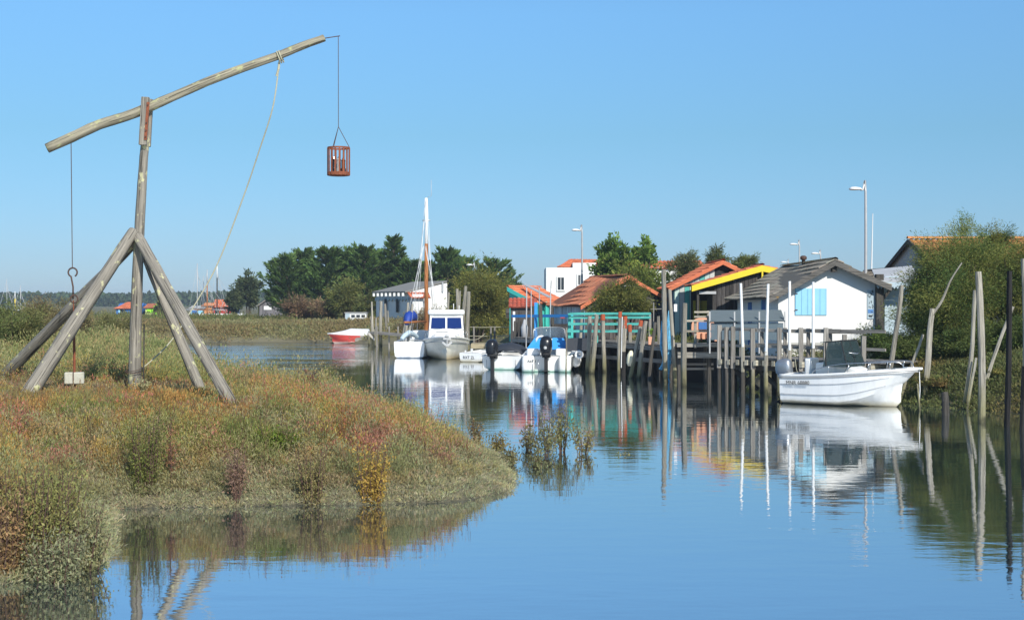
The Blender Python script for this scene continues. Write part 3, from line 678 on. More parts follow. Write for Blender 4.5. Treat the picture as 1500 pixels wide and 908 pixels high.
for a in [(210, 722, 125, 60, 'dark green bushy plant at the water edge below the crane mast', (.12, .13, .035), 16, 90),
          (251, 712, 100, 16, 'thin dark dead stalk standing right of the green bushy plant', rusty, 4, 45),
          (347, 738, 80, 34, 'grey topped dead shrub at the water edge with dark bare stems', (.20, .13, .09), 12, 40),
          (458, 735, 85, 60, 'broad brown stemmed shrub at the water edge, centre of the near bank', (.20, .17, .07), 16, 60),
          (545, 735, 90, 60, 'golden shrub near the right end of the near bank', gold, 16, 70),
          (455, 590, 50, 40, 'purplish brown shrub on the crest of the near bank', (.19, .08, .06), 12, 70),
          (480, 570, 34, 24, 'small green shrub beside the purplish one on the crest', olive, 8, 60),
          (408, 668, 42, 60, 'bright green rounded patch plant in the middle of the near bank', (.11, .15, .02), 20, 100),
          (52, 836, 150, 130, 'tall yellow green shrub in the bottom left corner', (.20, .19, .065), 34, 90),
          (118, 836, 100, 90, 'grey green shrub at the right end of the bottom left clump', (.21, .205, .10), 26, 90),
          (2, 838, 120, 80, 'reddish brown shrub at the left edge of the bottom left clump', (.23, .15, .07), 22, 80),
          (92, 800, 120, 90, 'olive shrub behind the others of the bottom left clump', (.19, .18, .06), 26, 90),
          (20, 790, 110, 90, 'golden brown shrub at the back left of the bottom left clump', (.24, .18, .06), 24, 80),
          (85, 852, 70, 100, 'low grey green plant at the very bottom of the bottom left clump', (.20, .20, .11), 24, 80),
          (210, 585, 30, 30, 'pale tuft at the foot of the crane mast', (.32, .29, .15), 10, 60)]:
    marsh_shrub(*a[:5], np.array(a[5])*1.35, int(a[6]*1.6), int(a[7]*1.3), head=.92 if a[6] > 12 else .6, L=.05)
for px, D, hp, wp, lb, col in [(700, 29.5, 50, 26, 'leftmost small plant standing in the water past the tip of the bank', (.22, .16, .07)),
        (730, 29.0, 36, 34, 'low spreading plant in the water beside the leftmost one', (.24, .19, .06)),
        (772, 28.5, 52, 30, 'brown topped plant left of the big clump in the water', (.22, .19, .08)),
        (800, 27.6, 70, 50, 'widest plant of the clump standing in the water', (.22, .21, .09)),
        (822, 28.2, 80, 40, 'tallest plant of the clump standing in the water', (.22, .22, .09)),
        (853, 27.8, 72, 34, 'rightmost plant standing in the water', (.26, .22, .08)),
        (748, 25.8, 34, 18, 'thin low sprig in the water nearest the tip of the bank', (.23, .21, .10)),
        (786, 25.4, 44, 22, 'thin sprig in the water in front of the clump', (.2, .2, .09)),
        (915, 27.6, 8, 18, 'tiny plant top just breaking the water right of the clump', (.25, .22, .08))]:
    marsh_shrub(px, 0, hp, wp, lb, col, 10 if wp < 40 else 16, 50, D, head=.6, name='water_plant', group='plants standing in the channel')
# ------------------------------------------------------------------ the old swing-beam crane on the near bank
base = ground(197, 580); DM = base.y
crane = thing('beam_crane', 'old grey wooden crane with tilted swing beam on four splayed legs in the marsh', 'crane', base)
def cpart(name, pts, rad, m, n=12, jit=.06, sub=6, smooth=True):
    mb = MB(); mb.tube(pts, rad, n, sub=sub, jit=jit); return mb.build(name, M[m], root=crane, smooth=smooth)
K = DM/FPX
b0 = base+Vector((0, 0, -.4))
cpart('mast', [b0, base+Vector((0, 0, .15)), P(199, 470, DM), P(204, 345, DM), P(210, 240, DM), P(213, 205, DM)], [10.4*K, 9.6*K, 8.4*K, 7.4*K, 6.3*K, 5.8*K], 'crane_wood', 14)
# forked head: two cheeks with the beam between
for dy, nm in ((-.14, 'head_cheek'), (.14, 'head_cheek')):
    mb = MB(); mb.beam(P(212, 214, DM)+Vector((0, dy, 0)), P(216, 144, DM)+Vector((0, dy, 0)), .15, .09, up=(0, 1, 0)); mb.build(nm, M['crane_wood'], root=crane, bevel=.012)
mb = MB(); a = P(215.5, 207, DM)+Vector((.02, -.20, 0)); b = P(219.5, 152, DM)+Vector((.02, -.20, 0)); mb.beam(a, b, .055, .012, up=(0, 1, 0))
st = mb.build('iron_strap', M['rust'], root=crane)
mb = MB()
for f in (.08, .25, .45, .92):
    c_ = a.lerp(b, f); mb.tube([c_+Vector((0, .02, 0)), c_+Vector((0, -.03, 0))], .014, 6)
mb.build('bolt', M['iron'], root=crane, parent=st)
bl = [(69, 218), (105, 202), (145, 183.5), (182, 172), (211, 161), (254, 142), (327, 111), (407, 82.5), (440, 69), (475, 56.5)]
def beamD(px): return DM+(px-214)*.0045
cpart('swing_beam', [P(px, py, beamD(px)) for px, py in bl], [.093, .10, .098, .092, .098, .09, .085, .082, .078, .074], 'beam_wood', 12, jit=.10, sub=3)
a = P(472, 57, beamD(472)); b = P(498, 53, beamD(498))
cpart('tip_rod', [a, b], .010, 'iron', 6, 0, 0)
jt = P(204, 352, DM)
def leg(foot, r0, r1, off, sag=0.0, topy=350):
    top = P(204, topy, DM)+Vector(off); d = (foot-top).normalized()
    mid = (top+foot)/2+Vector((0, 0, sag))
    cpart('strut', [top-d*.18, top, mid, foot, foot+d*.35], [r1*.7, r1, (r0+r1)/2, r0, r0*.95], 'crane_wood', 12, jit=.12, sub=5)
fl = ground(34, 588); leg(fl, .145, .105, (-.16, -.17, 0))
bk = Vector((PX(-22, 30), 30.0, 0)); bk.z = PZ(580, 30); leg(bk, .13, .09, (-.24, .14, 0), topy=364)
fr = ground(345, 602); leg(fr, .115, .108, (.10, -.19, -.1))
br = ground(299, 588); br = Vector((PX(300, br.y+.9), br.y+.9, PZ(586, br.y+.9))); leg(br, .105, .092, (.16, .10, -.2), topy=372)
cpart('prop_rod', [P(211.5, 475, DM)+Vector((.02, -.1, 0)), P(209.5, 585, DM)+Vector((.03, -.1, -.2))], .014, 'dark_post', 6, .1, 0)
# wire lashing low on the mast
mb = MB(); c_ = P(197, 543, DM)
for k in range(2):
    mb.tube([c_+Vector((.175*math.cos(a), .175*math.sin(a), .04*math.sin(a+k)+.02*k)) for a in np.linspace(0, 6.28, 17)], .007, 5)
mb.build('wire_lashing', M['iron'], root=crane)
# lichen patches on the struts: proud crusts
# counterweight: wire, hook, ring, rod and block
Dw = beamD(104)-.0
t0 = P(104, 209, Dw); cw = thing('counterweight', 'rusty hook and rod with a pale stone block hanging from the low beam end', 'counterweight', P(109, 562, Dw))
mb = MB(); mb.tube([t0+Vector((0, 0, .12)), P(106, 393, Dw)], .008, 5); mb.build('wire', M['iron'], root=cw)
mb = MB(); c_ = P(106.5, 399, Dw); r = .085
mb.tube([c_+Vector((r*math.sin(a), 0, -r*math.cos(a))) for a in np.linspace(.55, 5.9, 20)]+[P(107, 420, Dw), P(107, 438, Dw)], .016, 8)
mb.build('hook', M['iron'], root=cw, smooth=True)
mb = MB(); c_ = P(108.5, 438, Dw); mb.tube([c_+Vector((.06*math.sin(a), .03*math.sin(a), -.075*math.cos(a))) for a in np.linspace(0, 6.28, 20)], .014, 8); mb.build('ring', M['iron'], root=cw, smooth=True)
mb = MB(); mb.tube([P(107.5, 440, Dw), P(108.5, 480, Dw)], .012, 6); mb.tube([P(108.5, 480, Dw), P(109, 548, Dw), P(110, 580, Dw)], .024, 8, jit=.1); mb.build('rod', M['rust'], root=cw)
mb = MB(); mb.box(P(109, 553.5, Dw), (.36, .22, .22), .25); mb.build('block', M['stone'], root=cw, bevel=.02)
mb = MB()
for s in (-1, 1): mb.box(P(110, 553.5, Dw)+Vector((0, -.115*s, 0)), (.02, .02, .235), .25)
mb.build('strap', M['iron'], root=cw)
# pull rope from the beam down to the mast foot
Dr_ = beamD(409)
rp = [P(409.5, 84, Dr_), P(407, 110, Dr_), P(399, 160, Dr_), P(380, 220, Dr_+.3), P(356, 290, Dr_+.6), P(318, 388, DM+1.6), P(280, 455, DM+1.4), P(250, 500, DM+.9), P(222, 528, DM+.3), P(207, 540, DM+.12)]
mb = MB(); mb.tube(rp, .014, 6, sub=6, jit=.15)
for px, py in ((409, 84), (412, 83)):
    c_ = P(px, py, Dr_); d = (P(440, 69, Dr_)-P(407, 82.5, Dr_)).normalized(); n1_ = Vector((-d.z, 0, d.x))
    mb.tube([c_+(n1_*math.cos(a)+Vector((0, 1, 0))*math.sin(a))*.125 for a in np.linspace(0, 6.28, 15)], .014, 5)
mb.tube([P(409, 92, Dr_), P(408, 102, Dr_-.02), P(405, 112, Dr_-.01)], .024, 6)
o = mb.build('pull_rope', M['rope'], loc=P(207, 540, DM)); tag(o, 'long pale rope sagging from the swing beam to the foot of the mast', 'rope')
# fire basket cage
Dc = beamD(497); cc = P(496, 257, Dc)
cage = thing('hanging_cage', 'rusty iron cage basket hanging by a wire from the high tip of the beam', 'cage', cc)
Rr = .228; zb = cc.z; ztp = P(496, 217, Dc).z; apex = P(495.7, 186, Dc)
mb = MB(); mb.tube([P(495.5, 53.5, Dc), apex], .007, 5); mb.build('wire', M['iron'], root=cage)
for a in (0, 2.094, 4.189):
    mb = MB(); mb.tube([apex, Vector((cc.x+Rr*math.cos(a+.2), cc.y+Rr*math.sin(a+.2), ztp))], .007, 5); mb.build('hanger', M['iron'], root=cage)
def hoop(z, h, name, r=Rr):
    mb = MB(); n = 28
    vs = [(cc.x+rr*math.cos(2*math.pi*k/n), cc.y+rr*math.sin(2*math.pi*k/n), z+zz) for rr, zz in ((r, -h/2), (r, h/2), (r-.012, h/2), (r-.012, -h/2)) for k in range(n)]
    fs = [(i*n+k, i*n+(k+1) % n, ((i+1) % 4)*n+(k+1) % n, ((i+1) % 4)*n+k) for i in range(4) for k in range(n)]
    mb.add(vs, fs); return mb.build(name, M['rust'], root=cage)
hoop(ztp, .035, 'top_hoop'); hoop(zb+.03, .07, 'bottom_hoop')
mb = MB(); mb.rings((cc.x, cc.y, zb-.01), [(0, Rr*.9, Rr*.9, 0), (.02, Rr*.98, Rr*.98, 0)], 24); mb.build('floor_plate', M['rust'], root=cage)
for k in range(17):
    a = 2*math.pi*k/17+.1; c_ = Vector((cc.x+Rr*math.cos(a), cc.y+Rr*math.sin(a), (ztp+zb)/2))
    mb = MB(); mb.box(c_, (.012, .032, ztp-zb), a); mb.build('bar', M['rust'], root=cage)
for k, (dx, dy, h_, r_, mt) in enumerate(((-.09, -.05, .34, .05, 'window_dark'), (.0, .04, .36, .055, 'galv'), (.10, -.03, .33, .05, 'rust'))):
    mb = MB(); mb.rings((cc.x+dx, cc.y+dy, zb+.02), [(0, r_, r_, 0), (.02, r_*1.05, r_*1.05, 0), (h_*.35, r_, r_, 0), (h_*.36, r_*.8, r_*.8, 0), (h_*.8, r_*.8, r_*.8, 0), (h_*.82, r_, r_, 0), (h_*.9, r_*.6, r_*.6, 0), (h_, .02, .02, 0)], 12)
    o = mb.build('lantern', M[mt], loc=Vector((cc.x+dx, cc.y+dy, zb+.02)))
    tag(o, ('small dark lantern at the left inside the rusty hanging cage', 'grey metal lantern in the middle of the rusty hanging cage', 'rusty lantern at the right inside the hanging cage')[k], 'lantern', 'lanterns inside the hanging cage')
# ------------------------------------------------------------------ houses and huts
def tiled(mb, el, er, rr, rl, tw=.21, tl=.36, base=(1, 1, 1), var=.28, sag=.03, rad=1.0):
    """canal tiles on the slope eave-left, eave-right, ridge-right, ridge-left"""
    el, er, rr, rl = map(Vector, (el, er, rr, rl)); W_ = (er-el).length; L_ = (rl-el).length
    n = (er-el).cross(rl-el).normalized(); n = n if n.z > 0 else -n
    mb.prism([el, er, rr, rl], n*.03, tuple(c*.5 for c in base))
    nc = max(3, round(W_/tw)); nr = max(2, round(L_/tl)); A = [-1.45, -.75, 0, .75, 1.45]
    ux = (er-el).normalized(); w2 = W_/nc/2*1.02*rad
    for i in range(nc):
        for j in range(nr):
            u = (i+.5)/nc; v0 = j/nr; v1 = (j+1.12)/nr
            pt = lambda v: (el.lerp(er, u)).lerp(rl.lerp(rr, u), min(v, 1.01))+n*(-sag*math.sin(math.pi*u*1.7+j*.8)*.6-sag*math.sin(math.pi*min(v, 1)))
            a = pt(v0)+n*.055; b = pt(v1)+n*.02
            t = 1+random.uniform(-var, var); g = random.uniform(-.1, .1)
            col = (base[0]*t, base[1]*t*(1+g), base[2]*t*(1+g))
            vs = [a+ux*(math.sin(q)*w2)+n*(math.cos(q)*w2*.6) for q in A]+[b+ux*(math.sin(q)*w2*.86)+n*(math.cos(q)*w2*.5) for q in A]
            mb.add(vs, [(k, k+1, k+6, k+5) for k in range(4)]+[(4, 3, 2, 1, 0)], col)
def ridge_caps(mb, a, b, r=.12, l=.4, base=(1, 1, 1)):
    a = Vector(a); b = Vector(b); L_ = (b-a).length; d = (b-a)/L_; x = d.cross(Vector((0, 0, 1))).normalized(); n = max(2, round(L_/l))
    for i in range(n):
        p = a.lerp(b, i/n); q = a.lerp(b, min((i+1.1)/n, 1)); t = 1+random.uniform(-.25, .25)
        A = [-1.4, -.7, 0, .7, 1.4]
        mb.add([p+x*(math.sin(k)*r)+Vector((0, 0, math.cos(k)*r*.8)) for k in A]+[q+x*(math.sin(k)*r*.88)+Vector((0, 0, math.cos(k)*r*.7)) for k in A],
               [(k, k+1, k+6, k+5) for k in range(4)], tuple(c*t for c in base))
def boards(mb, p0, p1, z0, ztop, out, w=.16, th=.025, var=.22, base=(1, 1, 1), gap=.008, colf=None):
    """vertical boards from p0 to p1 (xy); ztop(t) gives the top; out = outward normal"""
    p0 = Vector((p0[0], p0[1], 0)); p1 = Vector((p1[0], p1[1], 0)); L_ = (p1-p0).length; n = max(1, round(L_/w)); o = Vector((out[0], out[1], 0)).normalized()
    for i in range(n):
        a = i/n+gap/L_; b = (i+1)/n-gap/L_; t = 1+random.uniform(-var, var); dz = random.uniform(-.02, .01)
        A, B = p0.lerp(p1, a), p0.lerp(p1, b); e = o*(th*random.uniform(.6, 1.3))
        c = colf(i) if colf else base
        mb.prism([A+Vector((0, 0, z0+dz)), B+Vector((0, 0, z0+dz)), B+Vector((0, 0, ztop(b))), A+Vector((0, 0, ztop(a)))], e, tuple(k*t for k in c))
class House:
    """local frame: x along the front gable from its left corner, y to the back"""
    def __init__(s, name, label, x, y, ang, w, d, z0, zl, zr, zp, xp, cat='hut', group=None, rl=None):
        s.t = thing(name, label, cat, (x, y, z0), R(ang), group)
        s.w, s.d, s.h0 = w, d, -.5; s.zl, s.zr, s.zp, s.xp = zl-z0, zr-z0, zp-z0, xp; s.z0 = z0
    def top(s, x): return s.zl+(s.zp-s.zl)*x/s.xp if x < s.xp else s.zp+(s.zr-s.zp)*(x-s.xp)/(s.w-s.xp)
    def walls(s, m, col=(1, 1, 1), inset=0.0):
        mb = MB(); e = inset
        mb.prism([(e, e, s.h0), (s.w-e, e, s.h0), (s.w-e, e, s.zr-.02), (s.xp, e, s.zp-.02), (e, e, s.zl-.02)], (0, s.d-2*e, 0), col)
        return mb.build('wall', M[m], parent=s.t)
    def wall_boards(s, side, m, w=.16, a=0.0, b=1.0, z0=None, **k):
        mb = MB(); z0 = s.h0 if z0 is None else z0
        if side == 'front': boards(mb, (s.w*a, -.003), (s.w*b, -.003), z0, lambda t: s.top(s.w*(a+(b-a)*t))-.03, (0, -1), w, **k)
        elif side == 'left': boards(mb, (-.003, s.d*a), (-.003, s.d*b), z0, lambda t: s.zl-.03, (-1, 0), w, **k)
        elif side == 'right': boards(mb, (s.w+.003, s.d*a), (s.w+.003, s.d*b), z0, lambda t: s.zr-.03, (1, 0), w, **k)
        return mb.build('board_cladding', M[m], parent=s.t)
    def roof(s, m, ov=.25, of=.2, base=(1, 1, 1), var=.28, tw=.21, tl=.36, sag=.03, sides='lr', ridge=True, capcol=None, ob=None):
        ob = of if ob is None else ob
        sl = (s.zp-s.zl)/s.xp; sr = (s.zp-s.zr)/(s.w-s.xp); y0, y1 = -of, s.d+ob; r = None
        P_ = (s.xp, s.zp)
        if 'l' in sides:
            mb = MB(); tiled(mb, (-ov, y1, s.zl-sl*ov), (-ov, y0, s.zl-sl*ov), (P_[0], y0, P_[1]), (P_[0], y1, P_[1]), tw, tl, base, var, sag); r = mb.build('roof', M[m], parent=s.t)
        if 'r' in sides:
            mb = MB(); tiled(mb, (s.w+ov, y0, s.zr-sr*ov), (s.w+ov, y1, s.zr-sr*ov), (P_[0], y1, P_[1]), (P_[0], y0, P_[1]), tw, tl, base, var, sag); r2 = mb.build('roof', M[m], parent=s.t); r = r or r2
        if ridge:
            mb = MB(); ridge_caps(mb, (P_[0], y0-.03, P_[1]+.06), (P_[0], y1, P_[1]+.06), base=capcol or base); mb.build('ridge_tile', M[m], parent=s.t)
        s.of, s.ov, s.sl, s.sr = of, ov, sl, sr
        return r
    def barge(s, m, h=.16, th=.04, sides='lr', front=True, drop=0):
        y = -s.of-.012 if front else s.d+s.of+.012; o = []
        for c, (x, z) in (('l', (-s.ov, s.zl-s.sl*s.ov)), ('r', (s.w+s.ov, s.zr-s.sr*s.ov))):
            if c not in sides: continue
            mb = MB(); mb.prism([(x, y, z-h-drop), (s.xp, y, s.zp-h-drop), (s.xp, y, s.zp+.045-drop), (x, y, z+.045-drop)], (0, -th if front else th, 0)); o.append(mb.build('barge_board', M[m], parent=s.t))
        return o
    def panel(s, name, m, x, z, w, h, side='front', proud=.03, frame=None, fm=None, fw=.05, sub='pane'):
        def bx(c, sx_, sz_, th, pr):
            mb = MB()
            if side == 'front': mb.box((c[0], -pr-th/2, c[1]), (sx_, th, sz_))
            elif side == 'left': mb.box((-pr-th/2, c[0], c[1]), (th, sx_, sz_))
            elif side == 'right': mb.box((s.w+pr+th/2, c[0], c[1]), (th, sx_, sz_))
            return mb
        if frame:
            mb = MB()
            for dx, dz, ww, hh in ((0, h/2-fw/2, w, fw), (0, -h/2+fw/2, w, fw), (-w/2+fw/2, 0, fw, h-2*fw-.004), (w/2-fw/2, 0, fw, h-2*fw-.004)):
                b_ = bx((x+dx, z+dz), ww, hh, .05, proud); mb.add(b_.v, b_.f)
            f = mb.build(name, M[fm], parent=s.t)
            bx((x, z), w-2*fw, h-2*fw, .015, proud).build(sub, M[m], parent=f); return f
        return bx((x, z), w, h, .03, proud).build(name, M[m], parent=s.t)
HG = 'oyster huts on the quay'

# white gable house (nearest)
D0 = 52; x0 = PX(1140, D0); w0 = PX(1282, D0)-x0
h = House('white_house', 'white rendered gable house with pale blue shutters and mossy grey roof by the boardwalk', x0, D0, 0, w0, 9.4, 1.3, PZ(428, D0), PZ(411, D0), PZ(383, D0), PX(1220, D0)-x0, 'house')
h.walls('white_wall'); rf = h.roof('grey_tile', .5, .38, (1, .98, .94), .35, .2, .34, .06, capcol=(1.6, 1.2, .7)); h.barge('grey_trim', .17, .05)
z_ = PZ(442, D0)-1.3
f = h.panel('shutter', 'blue_paint', PX(1187.5, D0)-x0, z_, 46/FPX*D0, 39/FPX*D0, 'front', .004)
mb = MB()
for k in range(6): mb.box((PX(1165+k*9, D0)-x0, -.042, z_), (.012, .008, 39/FPX*D0-.04), col=(.6, .7, .8))
mb.build('board_joint', M['blue_paint'], parent=f)
mb = MB()
for dz in (-.3, .3): mb.box((PX(1166, D0)-x0, -.05, z_+dz), (.10, .02, .03))
mb.build('hinge', M['iron'], parent=f)
f = h.panel('painted_panel', 'pale_blue', PX(1275, D0)-x0, PZ(446, D0)-1.3, 9.5/FPX*D0, 42/FPX*D0, 'front', .004)
mb = MB(); rr_ = random.Random(3)
cx_ = PX(1275, D0)-x0; cz_ = PZ(446, D0)-1.3
for k in range(26):
    u, v = rr_.uniform(-.09, .09), rr_.uniform(-.48, .5); a = rr_.uniform(0, 3.14); l = rr_.uniform(.03, .07)
    dx, dz = math.cos(a)*l, math.sin(a)*l; nx, nz = -math.sin(a)*.014, math.cos(a)*.014
    mb.prism([(cx_+u-dx, -.036, cz_+v-dz), (cx_+u+nx, -.036, cz_+v+nz), (cx_+u+dx, -.036, cz_+v+dz), (cx_+u-nx, -.036, cz_+v-nz)], (0, -.004-.0004*k, 0))
mb.build('painted_leaves', M['mark'], parent=f)
mb = MB(); mb.box((cx_, -.038, cz_-.25), (.2, .006, .14)); mb.build('painted_band', M['mark_blue'], parent=f)
h.panel('door', 'deep_blue', 6.1, PZ(466, 58)-1.3-.35, .8, 2.0, 'left', .004)
f = h.panel('window', 'deep_blue', 2.8, PZ(438, 54)-1.3-.12, 1.1, .85, 'left', .004, True, 'blue_paint', .07, 'shutter')
mb = MB(); mb.box((-.08, 2.8, PZ(438, 54)-1.3-.6), (.16, 1.3, .07)); mb.build('window_sill', M['blue_paint'], parent=f)
mb = MB(); mb.box((h.xp, -.15, h.zp-.28), (.16, .3, .2)); mb.build('ridge_beam', M['dark_post'], parent=h.t)
mb = MB(); cx_ = PX(1187, 57)-x0
mb.rings((h.xp-.05, 5, h.zp-.1), [(0, .07, .07, 0), (.30, .07, .07, 0), (.31, .11, .11, 0), (.36, .14, .14, 0), (.44, .13, .13, 0), (.48, .06, .06, 0)], 12)
mb.build('chimney_cowl', M['iron'], parent=rf, smooth=True)
mb = MB(); mb.box((w0/2, -.02, .02), (w0+.04, .03, .35), col=(.6, .6, .58)); mb.build('plinth', M['white_wall'], parent=h.t)

# low grey roof wing right of the white house
h2 = House('grey_lean_to', 'low grey roofed shed tucked between the white house and the grey barn', PX(1240, 63), 63.0, 0, 3.4, 4.5, 1.3, 3.6, 3.6, PZ(397, 64), 2.0, 'shed')
h2.walls('grey_wall'); h2.roof('grey_tile', .3, .2, (1.1, 1, .85)); h2.barge('grey_trim', .12)

# second hut: yellow barge board, dark planks, open bay
D1 = 62.2; x1 = PX(1022, D1); w1 = 5.6
h = House('plank_hut', 'dark plank hut with bright yellow barge boards and an open bay', x1, D1, 0, w1, 2.4, 1.35, PZ(417, D1), PZ(410, D1), PZ(390.5, D1), PX(1115, D1)-x1, group=HG)
ba, bb = 0, (PX(1046, D1)-x1)/w1
mb = MB(); e = PX(1046, D1)-x1
mb.prism([(e, .02, -.5), (w1, .02, -.5), (w1, .02, h.zr-.03), (h.xp, .02, h.zp-.03), (e, .02, h.top(e)-.03)], (0, h.d-.04, 0), (.5, .5, .5)); mb.build('wall', M['dark_plank'], parent=h.t)
h.wall_boards('front', 'dark_plank', .17, bb, 1.0, var=.4)
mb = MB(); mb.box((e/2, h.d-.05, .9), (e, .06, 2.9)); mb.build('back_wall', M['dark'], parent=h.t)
mb = MB()
for k, (u, ww) in enumerate(((.12, .12), (.42, .10), (.58, .05), (.80, .34))): mb.box((e*u+.06, h.d-.12, .75), (ww, .04, 1.9), col=(.9, 1, .5))
mb.build('curtain_strip', M['ochre'], parent=h.t)
for u in (.02, .98):
    mb = MB(); mb.box((e*u, .05, .7), (.1, .1, 2.9)); mb.build('door_post', M['dark_post'], parent=h.t)
mb = MB(); mb.box((e*.6, -.02, 2.05), (.75, .05, .12)); mb.build('tube_light', M['galv'], parent=h.t)
h.roof('tile', .3, .25, (.95, .95, 1), .22, ob=.0); h.barge('yellow', .22, .05)
mb = MB(); mb.box((h.xp, -.29, h.zp-.55), (.07, .06, .7)); mb.build('hanging_post', M['yellow'], parent=h.t)

# main orange hut with turquoise boards
D2 = 65; x2 = PX(988, D2)
h = House('turquoise_board_hut', 'hut with bright orange tiled roof and turquoise and white boards', x2, D2, 0, PX(1128, D2)-x2, 4.5, 1.35, PZ(419, D2), PZ(419, D2), PZ(384, D2), PX(1058, D2)-x2, group=HG)
h.walls('dark', (1, 1, 1), .02)
stripe = lambda i: ((.62, .80, .74), (.70, .72, .68), (.12, .55, .48))[i % 3]
h.wall_boards('front', 'tubewhite', .22, 0, .42, colf=stripe, var=.05)
h.wall_boards('left', 'pale_blue', .2, var=.25, colf=lambda i: ((.12, .42, .48), (.5, .5, .55), (.2, .3, .36))[i % 3])
h.roof('tile', .3, .22, (1.1, 1.1, 1.1), .15); h.barge('tile', .12, .04)

# old tiled hut
D3 = 67; x3 = PX(857, D3)
h = House('old_tiled_hut', 'weathered grey blue hut with sagging brown tiled roof beside the turquoise hut', x3, D3, 13, 4.25, 6.0, 1.35, PZ(444, D3), PZ(441, D3), PZ(405, D3), 2.1, group=HG)
h.walls('dark', (3, 3, 3), .02)
h.wall_boards('left', 'pale_blue', .25, var=.3); h.wall_boards('front', 'dark_plank', .2, var=.3, base=(1.6, 1.6, 1.6))
h.roof('old_tile', .3, .25, (1, 1, 1), .35, .23, .5, .09, capcol=(1.2, 1.1, 1)); h.barge('tile', .14, .05, 'lr')
h.panel('window', 'window_dark', 2.1, 2.2, .7, .5, 'front', .03, True, 'white')

# turquoise hut: gable looks left, slope towards us
ang = math.degrees(math.atan2(-.6, .8))            # gable direction
D4 = 75; x4 = PX(788, D4)
gw = 1.9; gx, gy = math.cos(R(-37)), math.sin(R(-37))
h = House('turquoise_hut', 'small turquoise hut with orange tiles and a turquoise barge board', x4-gx*gw, D4-gy*gw, -37, gw, 2.55, 1.35, PZ(422, D4), PZ(443, D4), PZ(421.5, D4), .06, group=HG)
h.walls('turq'); h.roof('tile', .22, .25, (1.15, 1.2, 1.2), .15, sides='r'); h.barge('turq', .17, .05, 'r')
h.panel('door', 'turq', 1.35, .75, .75, 1.8, 'right', .01); pass
mb = MB(); 
for k in range(2): mb.box((gw+.12, .6+1.3*k, .8), (.05, .12, 1.7), col=(1.3, 1.3, 1.2))
mb.build('door_trim', M['turq'], parent=h.t)
# grey wind deflector lying across its roof
o = MB(); a = P(768, 420, 76.2); b = P(806, 439, 74.6); o.beam(a+Vector((0, -.1, .12)), b+Vector((0, -.1, .12)), .3, .04)
o = o.build('roof_plank', M['galv'], loc=a); tag(o, 'grey metal plank lying slantwise on the turquoise hut roof', 'plank')
# low red roof shed
D5 = 72.6; xa, xb5 = PX(745, D5), PX(787, D5)
t = thing('red_roof_shed', 'low dark shed with faded red roof in front of the turquoise hut gable', 'shed', (xa, D5, 1.3), 0, HG)
mb = MB(); mb.prism([(xa+.1, D5, .9), (xa+.1, D5+1.1, .9), (xa+.1, D5+1.1, PZ(439, 73.6)), (xa+.1, D5, PZ(451, D5))], (xb5-xa-.2, 0, 0)); mb.build('wall', M['dark_plank'], root=t)
mb = MB(); tiled(mb, (xa, D5-.15, PZ(451, D5)), (xb5, D5-.15, PZ(451, D5)), (xb5, D5+1.2, PZ(438, 73.7)), (xa, D5+1.2, PZ(438, 73.7)), .2, .4, (1, .62, .7), .1); mb.build('roof', M['old_tile'], root=t)
mb = MB(); mb.box((xa+.28, D5-.03, 2.0), (.12, .05, 1.0)); mb.build('white_post', M['white'], root=t)

# white modern house with red hipped top
D6 = 110; x6 = PX(800, D6); w6 = PX(873, D6)-x6
t = thing('modern_house', 'white flat walled modern house with two tall windows behind the tiled huts', 'house', (x6, D6, 1.35))
z = PZ(392, D6); zs = PZ(385, D6)
mb = MB(); mb.prism([(x6, D6, .8), (x6+w6, D6, .8), (x6+w6, D6, zs), (PX(839, D6), D6, zs), (PX(839, D6), D6, z), (x6, D6, z)], (0, 7, 0)); mb.build('wall', M['white_wall'], root=t)
mb = MB(); mb.box((PX(881, D6), D6+3.5, 3.2), (.9, 5, 4.6), col=(.75, .77, .8)); mb.build('side_wing', M['white_wall'], root=t)  # white wall tinted bluish grey: the wing's shade put into its colour
mb = MB(); tiled(mb, (PX(816, D6), D6+.6, z+.02), (PX(945, D6+.6), D6+.6, z+.02), (PX(940, D6), D6+4, zs+.32), (PX(838, D6), D6+4, zs+.32), .3, .5); mb.build('roof', M['tile'], root=t)
for px, py, ww, hh in ((821.5, 415.5, 9, 18), (850, 410, 6, 14)):
    mb = MB(); cx, cz, w_, h_ = PX(px, D6), PZ(py, D6), ww*D6/FPX, hh*D6/FPX
    for dx, dz, a, b in ((0, h_/2+.05, w_+.2, .1), (0, -h_/2-.05, w_+.2, .1), (-w_/2-.05, 0, .1, h_), (w_/2+.05, 0, .1, h_)): mb.box((cx+dx, D6-.04, cz+dz), (a, .1, b))
    f = mb.build('window', M['white_wall'], root=t); mb = MB(); mb.box((cx, D6-.02, cz), (w_, .05, h_)); mb.build('pane', M['window_dark'], root=t, parent=f)
    mb = MB(); mb.box((cx, D6-.055, cz), (.07, .03, h_)); mb.build('mullion', M['galv'], root=t, parent=f)
x7 = PX(925, 118); t = thing('far_tiled_house', 'pale house with long orange tiled roof showing through the leafy trees', 'house', (x7, 118, 1.35))
mb = MB(); mb.box((x7+2, 121, 3.4), (8.4, 6, 5)); mb.build('wall', M['white_wall'], root=t)
mb = MB(); tiled(mb, (x7-2.4, 117.8, PZ(394, 118)), (x7+6.5, 117.8, PZ(394, 118)), (x7+6.2, 121, PZ(383, 121)), (x7-2, 121, PZ(383, 121)), .35, .5); mb.build('roof', M['tile'], root=t)

